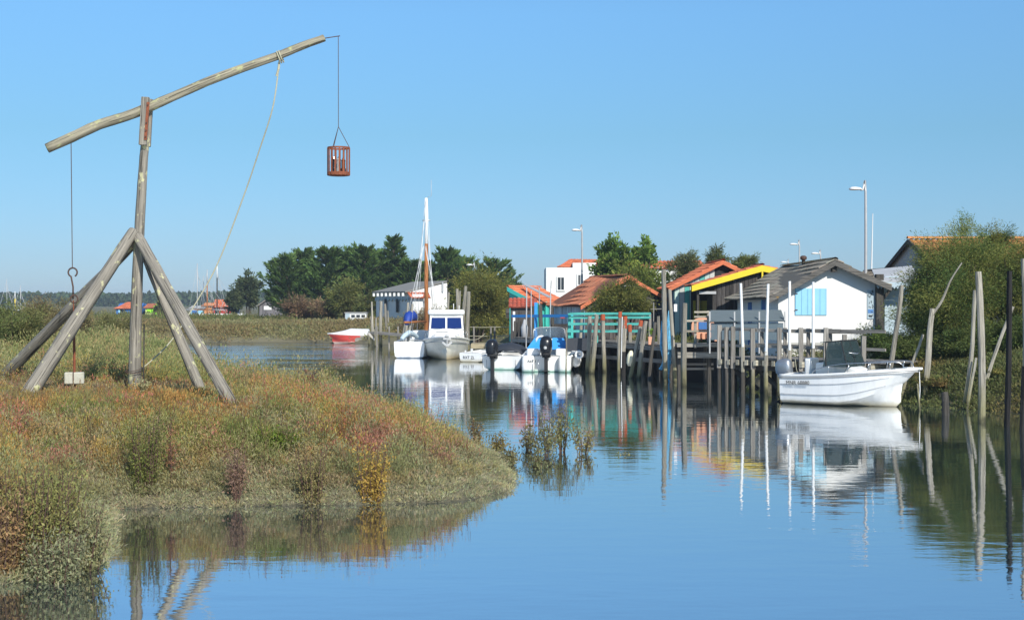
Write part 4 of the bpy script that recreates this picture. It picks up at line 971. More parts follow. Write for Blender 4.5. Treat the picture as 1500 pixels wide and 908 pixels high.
# grey barn at right with orange roof: ridge runs right, gable looks left
xb = 16.5; t = thing('grey_barn', 'big pale grey barn with orange tiled roof rising behind the tamarisks', 'barn', (xb, 54, 1.3))
zr = PZ(353, 58); ze = PZ(399, 62)
mb = MB(); mb.prism([(xb, 54, .8), (xb, 62, .8), (xb, 62, ze), (xb, 58, zr), (xb, 54, ze)], (9, 0, 0)); mb.build('wall', M['grey_wall'], root=t)
s_ = (zr-ze)/4
mb = MB(); tiled(mb, (xb-.15, 53.6, ze-.4*s_+.02), (xb+9, 53.6, ze-.4*s_+.02), (xb+9, 58, zr+.02), (xb-.15, 58, zr+.02), .23, .4, var=.4); mb.build('roof', M['lichen_tile'], root=t)
mb = MB(); tiled(mb, (xb+9, 62.4, ze-.4*s_+.02), (xb-.15, 62.4, ze-.4*s_+.02), (xb-.15, 58, zr+.02), (xb+9, 58, zr+.02), .23, .4, var=.4); mb.build('roof', M['lichen_tile'], root=t)
mb = MB(); ridge_caps(mb, (xb-.2, 58, zr+.08), (xb+9, 58, zr+.08), .15); mb.build('ridge_tile', M['lichen_tile'], root=t)
for y_ in (53.6, 62.4):
    mb = MB(); mb.beam((xb-.17, y_, ze-.4*s_-.02), (xb-.17, 58, zr-.02), .05, .18, up=(0, 0, 1)); mb.build('barge_board', M['dark_post'], root=t)
# porch between white house and barn
Dp = 51.75; t = thing('porch', 'open porch with grey sloping canopy, scalloped blue valance and one thick dark post', 'porch', (PX(1287, Dp), Dp, 1.3))
a, b = PX(1284, Dp), PX(1350, Dp); zt, z1, zf = PZ(400, Dp+3), PZ(413, Dp), PZ(422, Dp)
mb = MB(); mb.prism([(a, Dp, z1), (b, Dp, z1-.02), (b+.6, Dp+3.4, zt+.25), (a+.7, Dp+3.4, zt+.1)], (0, 0, .05)); mb.build('canopy', M['grey_wall'], root=t)
mb = MB(); n = 14
for k in range(n):
    u, v = a+(b-a)*k/n, a+(b-a)*(k+1)/n
    mb.prism([(u, Dp-.03, z1-.01), (v, Dp-.03, z1-.01), (v, Dp-.03, zf+.06), ((u+v)/2, Dp-.03, zf-.03), (u, Dp-.03, zf+.06)], (0, .02, 0))
mb.build('valance', M['pale_blue'], root=t)
mb = MB(); mb.box((PX(1290, Dp), Dp+.2, 2.3), (11/FPX*Dp, .25, (z1-.2-1.0)*1.0+.9)); mb.build('post', M['dark_post'], root=t)
mb = MB(); mb.beam((PX(1295, Dp), Dp+.2, PZ(438, Dp)), (PX(1308, Dp), Dp+.2, PZ(422, Dp)), .08, .1); mb.build('brace', M['dark_post'], root=t)
mb = MB(); mb.box((PX(1318, 52.5), 52.6, 2.5), (1.1, .12, 2.9)); mb.build('side_wall', M['pale_blue'], root=t)

# white scalloped building far left of centre
D8 = 113; xA = PX(600, D8)
t = thing('white_restaurant', 'long white building with scalloped eaves and dark slate roof beyond the sail boat', 'building', (xA, D8, 1.3))
za = PZ(428, D8); zt = PZ(414, D8)
LB = Vector((PX(551, 120), 120, 0)); LC = Vector((xA, D8, 0)); RC = Vector((PX(655, D8+2), D8+2, 0))
dv = LB-LC
mb = MB(); mb.prism([(LC.x, LC.y, .8), (RC.x, RC.y, .8), (RC.x, RC.y, PZ(414, D8)+0), (LC.x, LC.y, za)], dv); mb.build('wall', M['white_wall'], root=t)
n_ = Vector((0, 0, .12)); mb = MB()
q = [Vector((LC.x, LC.y, za+.02)), Vector((RC.x, RC.y, PZ(413, D8)+.02)), Vector((RC.x, RC.y, PZ(413, D8)+.02))+dv, Vector((LC.x, LC.y, za+.02))+dv]
e_ = Vector((-.35, -.1, -.06)); q[0] += e_; q[3] += e_
mb.prism(q, n_, (.9, .95, 1.05)); mb.build('roof', M['grey_tile'], root=t)
mb = MB(); nn = Vector((dv.y, -dv.x, 0)).normalized(); nn = nn if nn.x < 0 else -nn
for k in range(8):
    f = (k+.5)/8; c = LC+dv*f+nn*.36; mb.box((c.x, c.y, za-.18), (.2, .3, .26))
mb.build('rafter_end', M['white'], root=t)
mb = MB()
for k in range(10):
    f0, f1 = k/10, (k+1)/10; p, q_ = LC+dv*f0+nn*.05, LC+dv*f1+nn*.05; z = za-.42
    mb.prism([p+Vector((0, 0, z)), q_+Vector((0, 0, z)), q_+Vector((0, 0, z-.3)), (p+q_)/2+Vector((0, 0, z-.12)), p+Vector((0, 0, z-.3))], nn*.06)
mb.build('scalloped_fascia', M['pale_blue'], root=t)
mb = MB(); mb.box((PX(612, 111), 111.5, 2.2), (15/FPX*111, 1.2, 2.8)); mb.build('porch_wall', M['white_wall'], root=t)
mb = MB(); tiled(mb, (PX(602, 110.6), 110.6, PZ(437, 111)), (PX(631, 110.6), 110.6, PZ(437, 111)), (PX(628, 113), 112.9, PZ(429, 113)), (PX(596, 113), 112.9, PZ(429, 113)), .25, .5); mb.build('porch_roof', M['tile'], root=t)
mb = MB(); mb.box((PX(647, D8), D8+1.65, PZ(420, D8)), (.12, .1, .8)); mb.build('drain_pipe', M['grey_wall'], root=t)
mb = MB()
for f in (.35, .7):
    c = LC+dv*f+nn*.03; mb.box((c.x, c.y, 2.7), (.12, 1.0, 1.1))
mb.build('window', M['window_dark'], root=t)
# small white cabin on the marsh
cb = Vector((PX(521, 118), 118, gz(PX(521, 118), 118))); w_ = 31/FPX*118
t = thing('white_cabin', 'tiny white cabin with three dark windows, lying in the far marsh grass', 'cabin', cb)
z1 = PZ(458.5, 118)-cb.z
mb = MB(); mb.prism([(-w_/2, 0, -.3), (w_/2, 0, -.3), (w_/2, 0, z1), (-w_/2, 0, z1)], (0, 1.2, 0)); mb.build('wall', M['white'], parent=t)
mb = MB(); mb.box((0, .6, z1+.03), (w_+.1, 1.35, .06), col=(.6, .6, .6)); mb.build('roof', M['white'], parent=t)
for k in range(3):
    mb = MB(); mb.box((-w_*.12+k*w_*.24, -.02, z1-.25), (.3, .03, .2)); mb.build('window', M['window_dark'], parent=t)
mb = MB(); mb.box((-w_*.38, -.02, z1-.3), (w_*.2, .04, .5)); mb.build('side_panel', M['pale_blue'], parent=t)

# far huts along the hidden channel
def far_hut(px0, px1, pyb, pye, pyr, D, label, wm, rm, rc=(1, 1, 1), gable=None, group='small coloured huts in the distance', rpx=None, door=None):
    x0, x1 = PX(px0, D), PX(px1, D); z0 = .75
    t = thing('oyster_hut', label, 'hut', (x0, D, z0), 0, group); ze, zr = PZ(pye, D), PZ(pyr, D); d = 4.5
    if gable is None:      # ridge parallel to the picture
        mb = MB(); mb.prism([(x0, D, .2), (x0, D+d, .2), (x0, D+d, ze), (x0, D+d/2, zr), (x0, D, ze)], (x1-x0, 0, 0)); mb.build('wall', M[wm], root=t)
        i = rpx or 0
        mb = MB(); tiled(mb, (x0-.3, D-.3, ze-.05), (x1+.3, D-.3, ze-.05), (x1+.3-i, D+d/2, zr+.05), (x0-.3+i, D+d/2, zr+.05), .35, .5, rc, .2); mb.build('roof', M[rm], root=t)
        mb = MB(); tiled(mb, (x1+.3, D+d+.3, ze-.05), (x0-.3, D+d+.3, ze-.05), (x0-.3+i, D+d/2, zr+.05), (x1+.3-i, D+d/2, zr+.05), .35, .5, rc, .2); mb.build('roof', M[rm], root=t)
    if door:
        for dpx, dw, dh, dm in door:
            mb = MB(); mb.box((PX(dpx, D), D-.05, z0+dh/2-.1+(.0 if dh > 1 else .7)), (dw, .06, dh)); mb.build('door' if dh > 1 else 'window', M[dm], root=t)
    return t
far_hut(170, 206, 458, 452, 444, 214, 'distant hut with orange roof and deep blue walls, leftmost of the row', 'deep_blue', 'tile', rpx=1.4, door=[(180, .8, 1.2, 'window_dark'), (176, .5, .5, 'blue_paint')])
far_hut(205, 217, 458, 450, 447, 222, 'narrow distant hut with bright blue roof beside the orange roofed one', 'window_dark', 'blue_tarp')
far_hut(213, 229, 459, 451, 446, 214, 'distant pale lime hut with brown roof', 'lime_pale', 'old_tile', door=[(219, .7, .6, 'lime'), (224, .5, .6, 'lime')])
far_hut(228, 243, 459, 449, 447, 213, 'distant bright lime green hut just right of the pale lime one', 'lime', 'lime')
far_hut(279, 297, 459, 452, 449, 214, 'distant light blue shed at the foot of the white mast', 'blue_paint', 'galv', door=[(285, .7, 1.3, 'deep_blue')])
far_hut(298, 310, 459, 448, 445, 215, 'distant small orange walled hut between the masts', 'orange_paint', 'orange_paint')
far_hut(313, 341, 459, 450, 440, 216, 'distant dark red hut with bright orange roof', 'red_hull', 'tile', door=[(318, .6, 1.4, 'window_dark')])
o = MB(); o.rings((PX(342.5, 208), 210, 1.0), [(0, .45, .45, 0), (.9, .5, .5, 0), (1.6, .35, .35, 0), (1.9, .1, .1, 0)], 10); o = o.build('covered_stack', M['deep_blue'], loc=(PX(342.5, 210), 210, 1.0)); tag(o, 'bright blue tarpaulin covered stack right of the dark red hut', 'tarpaulin')
# grey hut with ochre door
Dg = 172; xg = PX(380, Dg); wg = PX(413, Dg)-xg
h = House('grey_plank_hut', 'grey plank hut with white sign and ochre door left of the conifers', xg, Dg, 12, wg, 3.5, 1.3, PZ(447, Dg), PZ(449, Dg), PZ(435, Dg), wg*.5)
h.walls('dark_plank', (2.3, 2.4, 2.6)); h.wall_boards('front', 'dark_plank', .3, base=(2.3, 2.4, 2.7), var=.2); h.roof('grey_tile', .3, .3, (1, 1, 1), .15, .3, .5); h.barge('tubewhite', .12, .05, 'r')
h.panel('white_sign', 'white', wg*.36, PZ(451, Dg)-1.3, 11/FPX*Dg, 5.5/FPX*Dg, 'front', .05)
h.panel('ochre_door', 'ochre', 2.1, .6, 3.2, 1.8, 'left', .03)
# ------------------------------------------------------------------ boardwalk, stages, fences, posts
# boardwalk along the right bank
A0 = Vector((PX(1054, 47), 47, 1.13)); A1 = Vector((PX(1300, 42.6), 42.6, 1.13)); dA = (A1-A0); uA = dA.normalized(); nA = Vector((uA.y, -uA.x, 0)); nA = nA if nA.y < 0 else -nA
def onA(px, back=0.0):
    # point of the walkway front edge seen in that column
    for i in range(2001):
        t = -.1+1.2*i/2000; p = A0+dA*t-nA*back
        if 750+p.x/p.y*FPX >= px: return p
    return A1
bw = thing('boardwalk', 'weathered grey timber boardwalk on piles with post and rail balustrade below the white house', 'boardwalk', A0)
mb = MB(); L_ = dA.length; n = int(L_/.2)
for i in range(n):
    p = A0+uA*(i+.5)*.2; t = 1+random.uniform(-.2, .2)
    mb.beam(p+nA*.05+Vector((0, 0, random.uniform(-.006, .006))), p-nA*2.2, .185, .05, (t, t, t))
mb.build('deck', M['deck'], root=bw)
mb = MB()
for i in range(int(L_/.35)):
    p = A0+uA*(i+.5)*.35+Vector((0, 0, -.12)); t = random.uniform(.7, 1.5); mb.beam(p+nA*.24, p-nA*2.0, .1, .17, (t*1.25, t*1.25, t*1.1))
mb.build('rafter', M['plank'], root=bw)
for bk_ in (.25, 1.8):
    mb = MB(); mb.beam(A0-nA*bk_+Vector((0, 0, -.30)), A1-nA*bk_+Vector((0, 0, -.30)), .14, .17); mb.build('bearer', M['dark_post'], root=bw)
def railz(px): return None
front = [(1057, 476), (1068, 479), (1077, 478), (1106.5, 481), (1145, 480), (1177, 480), (1213, 480), (1240, 490), (1268, 492)]
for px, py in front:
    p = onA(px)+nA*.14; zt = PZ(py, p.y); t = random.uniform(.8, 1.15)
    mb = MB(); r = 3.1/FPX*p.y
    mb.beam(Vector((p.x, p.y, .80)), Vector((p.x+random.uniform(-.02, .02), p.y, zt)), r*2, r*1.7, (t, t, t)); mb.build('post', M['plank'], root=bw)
    mb = MB(); mb.tube([Vector((p.x, p.y, -.6)), Vector((p.x, p.y, .80))], r*.95, 8, jit=.12); mb.build('pile', M['dark_post'] if px not in (1106.5, 1145) else M['post'], root=bw)  # most piles take a dark colour for the shade under the deck overhang
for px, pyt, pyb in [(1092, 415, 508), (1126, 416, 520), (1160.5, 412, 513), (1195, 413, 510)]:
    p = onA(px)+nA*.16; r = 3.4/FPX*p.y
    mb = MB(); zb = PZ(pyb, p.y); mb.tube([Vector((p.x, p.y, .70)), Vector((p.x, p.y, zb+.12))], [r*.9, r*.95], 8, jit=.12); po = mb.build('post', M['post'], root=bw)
    mb = MB(); mb.tube([Vector((p.x, p.y, -.6)), Vector((p.x, p.y, .70))], r*.95, 8, jit=.12); mb.build('pile', M['dark_post'] if px != 1126 else M['post'], root=bw)  # pile colour again carries the shade below the deck
    lean = (3 if px < 1150 else 0)/FPX*p.y*(-1 if px < 1100 else 1)
    mb = MB(); mb.tube([Vector((p.x, p.y-.03, zb)), Vector((p.x+lean, p.y-.03, PZ(pyt, p.y)))], [.05, .042], 10); mb.build('mooring_tube', M['tubewhite'], root=bw, parent=po)
for bk_, z_, pa, pb, hh in ((-.08, PZ(483, 46), 1054, 1300, .10), (-.08, PZ(507, 46), 1054, 1300, .09), (1.75, PZ(484, 48), 1054, 1225, .10), (1.75, PZ(505, 48), 1054, 1225, .09)):
    a, b = onA(pa)-nA*bk_, onA(pb)-nA*bk_; n = 4
    for k in range(n):
        p, q = a.lerp(b, k/n), a.lerp(b, (k+.985)/n)
        mb = MB(); mb.beam(Vector((p.x, p.y, z_+random.uniform(-.02, .02))), Vector((q.x, q.y, z_+random.uniform(-.02, .02))), .07, hh); mb.build('rail', M['plank'], root=bw)
for px in (1085, 1116, 1150, 1184, 1216):
    p = onA(px, 1.85); mb = MB(); mb.beam(Vector((p.x, p.y, -.4)), Vector((p.x, p.y, 2.12)), .11, .11); mb.build('post', M['plank'], root=bw)
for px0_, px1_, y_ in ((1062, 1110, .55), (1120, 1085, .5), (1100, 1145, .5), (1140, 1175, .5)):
    p, q = onA(px0_, .6), onA(px1_, .6); mb = MB(); mb.beam(Vector((p.x, p.y, .95)), Vector((q.x, q.y, .1)), .1, .14); mb.build('brace', M['dark_post'], root=bw)  # dark braces, also a backing for the shade under the deck
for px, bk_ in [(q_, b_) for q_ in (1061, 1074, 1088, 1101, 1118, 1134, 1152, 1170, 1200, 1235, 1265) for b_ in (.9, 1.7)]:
    p = onA(px, bk_); mb = MB(); mb.tube([(p.x, p.y, -.6), (p.x, p.y, .8)], .09, 8, jit=.1); mb.build('pile', M['dark_post'], root=bw)  # added rows of dark piles thicken the shade under the deck

# stage left of it with thick pale beams
Ds = 51.5
st = thing('landing_stage', 'small landing stage with thick pale edge beams left of the boardwalk', 'landing stage', (PX(1022, Ds), Ds, 0))
mb = MB()
for k in range(16):
    t = random.uniform(.8, 1.15); mb.box((PX(992, Ds)+.1+k*.105*1.02, Ds+1.2, 1.40), (.1, 2.6, .05), col=(t, t, t))
mb.build('deck', M['deck'], root=st)
for ya, yb, xa, xb_, nm in ((503, 508, 991, 1062, 'edge_beam'), (515.5, 524, 992, 1062, 'edge_beam')):
    mb = MB(); za_, zb_ = PZ(ya, Ds), PZ(yb, Ds); mb.box(((PX(xa, Ds)+PX(xb_, Ds))/2, Ds-.12, (za_+zb_)/2), (PX(xb_, Ds)-PX(xa, Ds), .12, za_-zb_), col=(1.25, 1.25, 1.2)); mb.build(nm, M['plank'], root=st)
for ya, xa, xb_, dy in ((541, 1000, 1048, .5), (535, 1000, 1050, .9)):
    mb = MB(); mb.box(((PX(xa, Ds)+PX(xb_, Ds))/2, Ds+dy, PZ(ya, Ds)), (PX(xb_, Ds)-PX(xa, Ds), .1, .08)); mb.build('lower_beam', M['plank'], root=st)
mb = MB(); mb.box(((PX(994, 53)+PX(1046, 53))/2, 53.3, .45), (PX(1046, 53)-PX(994, 53), .1, 1.7)); mb.build('shade_sheet', M['dark'], root=st)  # dark sheet added for the black shade beneath the stage
for px in (996, 1040):
    for dy in (.2, 1.2):
        mb = MB(); mb.tube([(PX(px, Ds), Ds+dy, -.6), (PX(px, Ds), Ds+dy, 1.36)], .08, 8, jit=.1); mb.build('pile', M['dark_post'], root=st)
for px, yt in ((1038, 455), (1000, 470), (1019, 470), (1060, 478)):
    p0 = (PX(px, Ds), Ds+.1); mb = MB(); mb.beam((p0[0], p0[1], 1.3), (p0[0], p0[1], PZ(yt, Ds)), .09, .09, (1.35, 1.35, 1.3)); mb.build('post', M['plank'], root=st)
for ya, xa, xb_ in ((457, 1017, 1038), (464, 1017, 1038), (470, 1005, 1038), (485, 1005, 1062)):
    mb = MB(); mb.box(((PX(xa, Ds)+PX(xb_, Ds))/2, Ds+.02, PZ(ya, Ds)), (PX(xb_, Ds)-PX(xa, Ds), .05, .07), col=(1.4, 1.35, 1.2)); mb.build('rail', M['plank'], root=st)
# grey awning screen, peach board
Dq = 50.3; q0, q1 = PX(1040, Dq), PX(1150, Dq)
t = thing('awning_stall', 'long dark grey awning with glassy side sheets in front of the plank hut', 'awning', ((q0+q1)/2, Dq, 1.3))
mb = MB(); mb.prism([(q0, Dq, PZ(472, Dq)), (q1, Dq, PZ(471, Dq)), (q1+.05, Dq+1.0, PZ(455, Dq+1.)), (q0+.15, Dq+1.0, PZ(455.5, Dq+1.))], (0, -.02, .03)); mb.build('awning_cover', M['grey_cloth'], root=t)
mb = MB(); mb.box(((q0+q1)/2, Dq+.1, (PZ(473, Dq)+PZ(498, Dq))/2), (q1-q0-.1, .02, PZ(473, Dq)-PZ(500, Dq)-.05)); mb.build('side_sheet', M['grey_film'], root=t)
for f in (0, .33, .66, 1):
    mb = MB(); mb.box((q0+(q1-q0)*f, Dq+.06, 1.9), (.05, .05, 1.5)); mb.build('pole', M['galv'], root=t)
def simple_box_thing(name, label, cat, px, py, D, w, h, d, m, group=None, bevel=.01):
    mb = MB(); c = P(px, py, D); mb.box(c, (w, d, h)); o = mb.build(name, M[m], loc=(c.x, c.y, c.z-h/2), bevel=bevel); return tag(o, label, cat, group)
Do = 52.6
t = thing('peach_board', 'rounded peach coloured board with a dark blue window square on the landing stage', 'board', P(1028, 500, Do))
c = P(1030, 481, Do); mb = MB(); pts = []
for k in range(24):
    a = 2*math.pi*k/24; e = .7; pts.append(c+Vector((math.copysign(abs(math.cos(a))**e, math.cos(a))*.44, 0, math.copysign(abs(math.sin(a))**e, math.sin(a))*.40)))
mb.prism(pts, (0, .05, 0)); mb.build('board', M['peach'], root=t)
mb = MB(); mb.box(P(1030.5, 477, Do)+Vector((0, -.02, 0)), (.36, .03, .27)); mb.build('window', M['deep_blue'], root=t)
mb = MB()
for px in (1027.5, 1035): mb.box(P(px, 494, Do)+Vector((0, -.03, 0)), (.05, .04, .30))
mb.build('leg', M['rust'], root=t)
for px, py, m_, lb in ((1050, 496, 'peach', 'small orange crate behind the rail left of the white tubes'), (1062, 495, 'white', 'small white tub between the orange and green crates'), (1073, 495, 'turq', 'small green crate behind the boardwalk rail'), (1140, 494, 'white', 'white canister standing at the right end under the grey awning')):
    simple_box_thing('crate', lb, 'crate', px, py, 52.8, .2, .2, .2, m_, 'crates under the grey awning')
simple_box_thing('hanging_sheet', 'white sheet of paper hanging on a pole left of the turquoise boards', 'sheet', 989.5, 451, 52.3, .12, .28, .02, 'white')

# long quay pier from the dark piles to the stage
qp = thing('quay_pier', 'dark timber pier on piles running behind the moored boats', 'pier', (PX(850, 62), 62, 0))
def dz(py, D): return PZ(py, D)
pa, pb_ = Vector((PX(752, 69), 69, 0)), Vector((PX(992, 55.5), 55.5, 0)); dP = pb_-pa; nP = Vector((dP.y, -dP.x, 0)).normalized(); nP = nP if nP.y < 0 else -nP
mb = MB(); n = int(dP.length/.22)
for i in range(n):
    p = pa.lerp(pb_, (i+.5)/n)+Vector((0, 0, 1.25)); t = random.uniform(.7, 1.15); mb.beam(p, p-nP*2.2, .2, .05, (t, t, t))
mb.build('deck', M['plank'], root=qp)
for z_, m_, c_ in ((1.12, 'plank', 1.1), (.62, 'plank', .8)):
    mb = MB(); mb.beam(pa+nP*.05+Vector((0, 0, z_)), pb_+nP*.05+Vector((0, 0, z_)), .1, .16, (c_, c_, c_)); mb.build('edge_beam', M[m_], root=qp)
for k in range(22):
    f = k/21; p = pa.lerp(pb_, f)-nP*random.choice((.1, .4, 1.4))
    mb = MB(); mb.tube([(p.x, p.y, -.6), (p.x+random.uniform(-.05, .05), p.y, 1.2)], .1, 8, jit=.1); mb.build('pile', M['dark_post'], root=qp)
mb = MB(); a_, b_ = pa-nP*1.9, pb_-nP*1.9
mb.prism([a_+Vector((0, 0, -.5)), b_+Vector((0, 0, -.5)), b_+Vector((0, 0, 1.15)), a_+Vector((0, 0, 1.15))], -nP*.08); mb.build('retaining_boards', M['dark_plank'], root=qp)
# dark stacked boards above pier (left part)
for i, (xa, xb_, ya, yb, D, m_, lb) in enumerate([(806, 842, 474, 497, 66, 'dark_plank', 'dark weathered board screen on the pier below the turquoise hut'),
                                     (741, 762, 452, 466, 84, 'dark_plank', 'stack of dark grey boards at the far left of the quay'),
                                     (829, 862, 495, 513, 60.5, 'black_tarp', 'black tarpaulin box hanging at the pier edge right of the blue boat')]):
    mb = MB(); w_ = PX(xb_, D)-PX(xa, D); n = 5
    for k in range(n):
        z0_, z1_ = PZ(yb, D)+(PZ(ya, D)-PZ(yb, D))*k/n, PZ(yb, D)+(PZ(ya, D)-PZ(yb, D))*(k+.93)/n; t = random.uniform(.8, 1.5)
        mb.box((PX(xa, D)+w_/2, D, (z0_+z1_)/2), (w_, .3, z1_-z0_) if i != 2 else (w_, .6, (z1_-z0_)*1.09), col=(t, t, t) if i != 2 else (1, 1, 1))
    o = mb.build(('board_screen', 'board_stack', 'tarpaulin_box')[i], M[m_], loc=(PX(xa, D)+w_/2, D, PZ(yb, D))); tag(o, lb, ('screen', 'boards', 'box')[i])
# blue handrail and turquoise fence
t = thing('blue_handrail', 'thin bright blue handrail on the pier in front of the turquoise hut', 'handrail', (PX(800, 64.5), 64.5, 1.3))
mb = MB(); mb.beam(P(750, 463, 67), P(838, 462.5, 62.6), .06, .13); mb.build('rail', M['blue_tarp'], root=t)
mb = MB(); p = P(785, 462, 65.3); mb.beam((p.x, p.y, .6), (p.x, p.y, p.z+.6), .14, .14); mb.build('post', M['blue_tarp'], root=t)
p = P(838, 462, 62.6); mb = MB(); mb.beam((p.x, p.y, 1.2), (p.x, p.y, p.z), .1, .1); mb.build('post', M['turq'], root=t)
tf = thing('turquoise_fence', 'turquoise painted rail fence along the pier behind the red topped posts', 'fence', (PX(890, 60.5), 60.5, 1.3))
for px in (834, 874, 905, 940, 952):
    D = 60.3; mb = MB(); mb.box((PX(px, D), D, (1.25+PZ(459, D))/2), (.12, .1, PZ(459, D)-1.25)); mb.build('post', M['plank' if px > 900 else 'turq_wood'], root=tf)
for xa, xb_, py in ((834, 953, 459.5), (834, 953, 465), (832, 940, 474.5), (831, 938, 485)):
    D = 60.2; mb = MB(); mb.box(((PX(xa, D)+PX(xb_, D))/2, D-.09, PZ(py, D)), (PX(xb_, D)-PX(xa, D), .04, 3.6/FPX*D)); mb.build('rail', M['turq_wood'], root=tf)
simple_box_thing('flower_pot', 'terracotta pot standing on the pier beside the tall posts', 'pot', 953, 499, 57, .2, .32, .2, 'peach')
marsh_shrub(954, 0, 16, 10, 'small bright green plant growing in the terracotta pot', (.2, .35, .03), 6, 30, 57, name='potted_plant', group=None)
for o in [o for o in S.objects if o.name.startswith('potted_plant')]: o.location.z = PZ(494, 57)
simple_box_thing('crate', 'small red crate on the pier at the foot of the old tiled hut', 'crate', 824, 464, 67.5, .22, .16, .2, 'red_hull', None)

# thin ladder-like rail and small dock at mid distance
t = thing('landing_stage', 'narrow landing stage with thin post and rope railing left of the dark piles', 'landing stage', (PX(720, 80), 80, 0))
Dl = 80
for px in (694, 719, 724.5, 747):
    mb = MB(); mb.tube([(PX(px, Dl), Dl, -.5), (PX(px, Dl), Dl, PZ(478, Dl))], .055, 6); mb.build('post', M['plank'], root=t)
for py in (479, 492):
    mb = MB(); mb.tube([P(688, py, Dl), P(708, py+.6, Dl), P(722, py, Dl), P(752, py, Dl)], .018, 5); mb.build('rail_rope', M['rope'], root=t)
mb = MB(); mb.box((PX(718, 76), 77, PZ(507, 76)), (PX(746, 76)-PX(690, 76), 2.0, .25), col=(1.5, 1.4, 1.05)); mb.build('deck', M['plank'], root=t)
# jetty by the pole cluster
t = thing('jetty', 'old grey plank jetty behind the cluster of leaning poles', 'jetty', (PX(575, 94), 94, 0))
mb = MB(); mb.beam(P(548, 487, 95), P(604, 492, 93), 1.0, .14); mb.build('deck', M['plank'], root=t)
for px in (552, 570, 583, 600):
    mb = MB(); mb.tube([(PX(px, 94), 94, -.5), (PX(px, 94), 94, PZ(478, 94))], .06, 6, jit=.1); mb.build('post', M['plank'], root=t)
mb = MB(); mb.beam(P(540, 488, 94), P(549, 498, 94), .1, .12, (1.7, 1.7, 1.7)); mb.build('brace', M['plank'], root=t)

# ------------------------------------------------------------------ mooring posts
PG = 'wooden mooring posts along the channel'
def mpost(pxb, yb, pxt, yt, wpx, m, label, D=None, red=0, darkfoot=0, name='mooring_post', bend=0, branch=None, n=9, group=PG, white=0):
    if D is None: D = EYE*FPX/(yb-HY); zb = -.6
    else: zb = min(gz(PX(pxb, D), D), PZ(yb, D))-.5
    xb_, xt, zt = PX(pxb, D), PX(pxt, D), PZ(yt, D); z0 = PZ(yb, D)
    dx = (xt-xb_)/(zt-z0); xs = xb_+dx*(zb-z0); r = wpx/2*.87/FPX*D
    b = random.uniform(-.02, .02)*(zt-z0)+bend
    pts = [Vector((xs, D, zb)), Vector((xb_+(xt-xb_)*.35+b, D+random.uniform(-.05, .05), z0+(zt-z0)*.35)), Vector((xb_+(xt-xb_)*.7+b*.6, D+random.uniform(-.05, .05), z0+(zt-z0)*.7)), Vector((xt, D, zt))]
    loc = Vector((xb_, D, max(z0, 0)))
    parts = []
    root = thing(name, label, 'post', loc, 0, group) if (red or branch or darkfoot or white) else None
    mb = MB(); mb.tube(pts, [r*1.05, r*1.03, r, r*.88], n, sub=5, jit=.13)
    o = mb.build('shaft' if root else name, M[m], root=root, loc=None if root else loc, smooth=False)
    if not root: tag(o, label, 'post', group)
    d = (pts[3]-pts[2]).normalized()
    if red:
        L = red/FPX*D; mb = MB(); q = pts[3]-d*L; mb.tube([q, pts[3]+d*.02], [r*1.04+.008, r*.9+.012], n, jit=.05); mb.build('red_cap', M['red_cap'], root=root)
    if darkfoot:
        f = darkfoot; mb = MB(); q0, q1 = pts[0], pts[0].lerp(pts[3], f)
        mb.tube([pts[0]+Vector((b*0, -.02, 0)), q1+Vector((b*.8, -.02, 0))], [r*1.12+.01, r*1.08+.008], n, jit=.08); mb.build('tarred_foot', M['black_post'], root=root)
    if branch:
        mb = MB(); mb.tube([P(*branch[0], D)]+[P(*q, D) for q in branch[1:]], list(np.linspace(r*.6, r*.25, len(branch))), 7, sub=3, jit=.1); mb.build('branch', M['post'], root=root)
    if white:
        mb = MB(); mb.tube([Vector((xb_-.0+r, D-.05-r, z0+.3)), Vector((xt+r, D-.05-r, zt-.2))], [.02, .02], 6); mb.build('white_pipe', M['tubewhite'], root=root)
    return root or o
mpost(1302, 546, 1321, 418, 8, 'post', 'pale pole leaning right, nearest behind the bow of the near white boat', D=42.5)
mpost(1356, 574, 1366, 452, 9, 'post', 'pale grey pole with a thin branch slanting up from its top', D=41.5, branch=[(1365, 462), (1380, 440), (1392, 412), (1409, 385)])
mpost(1329, 556, 1352, 490, 5, 'post', 'thin brownish stick leaning right between two pale poles', D=42)
mpost(1412, 582, 1428, 425, 7, 'post', 'crooked thin pale pole just left of the tall thick grey post', D=39.5, bend=.10)
mpost(1420, 583, 1430, 524, 4, 'post', 'short thin stick leaning against the tall thick grey post', D=39.3)
mpost(1437, 618, 1433, 398, 11, 'post', 'tall thick pale grey post standing in the water at the right')
mpost(1442, 567, 1484, 449, 5.5, 'post', 'slender bleached pole leaning right behind the black post', D=40, bend=-.05)
mpost(1475, 624, 1479, 397, 9, 'black_post', 'tall black tarred post near the right edge of the view')
mpost(1497, 628, 1499, 379, 9, 'post', 'post cut by the right edge of the view, black at its foot', darkfoot=.45)
mpost(1385, 608, 1384, 574, 11, 'dark_post', 'short rotten brown stump at the foot of the rusty bush')
mpost(1347, 598, 1344, 562, 3, 'post', 'very thin pale stake right under the bow of the near white boat', D=39.2)
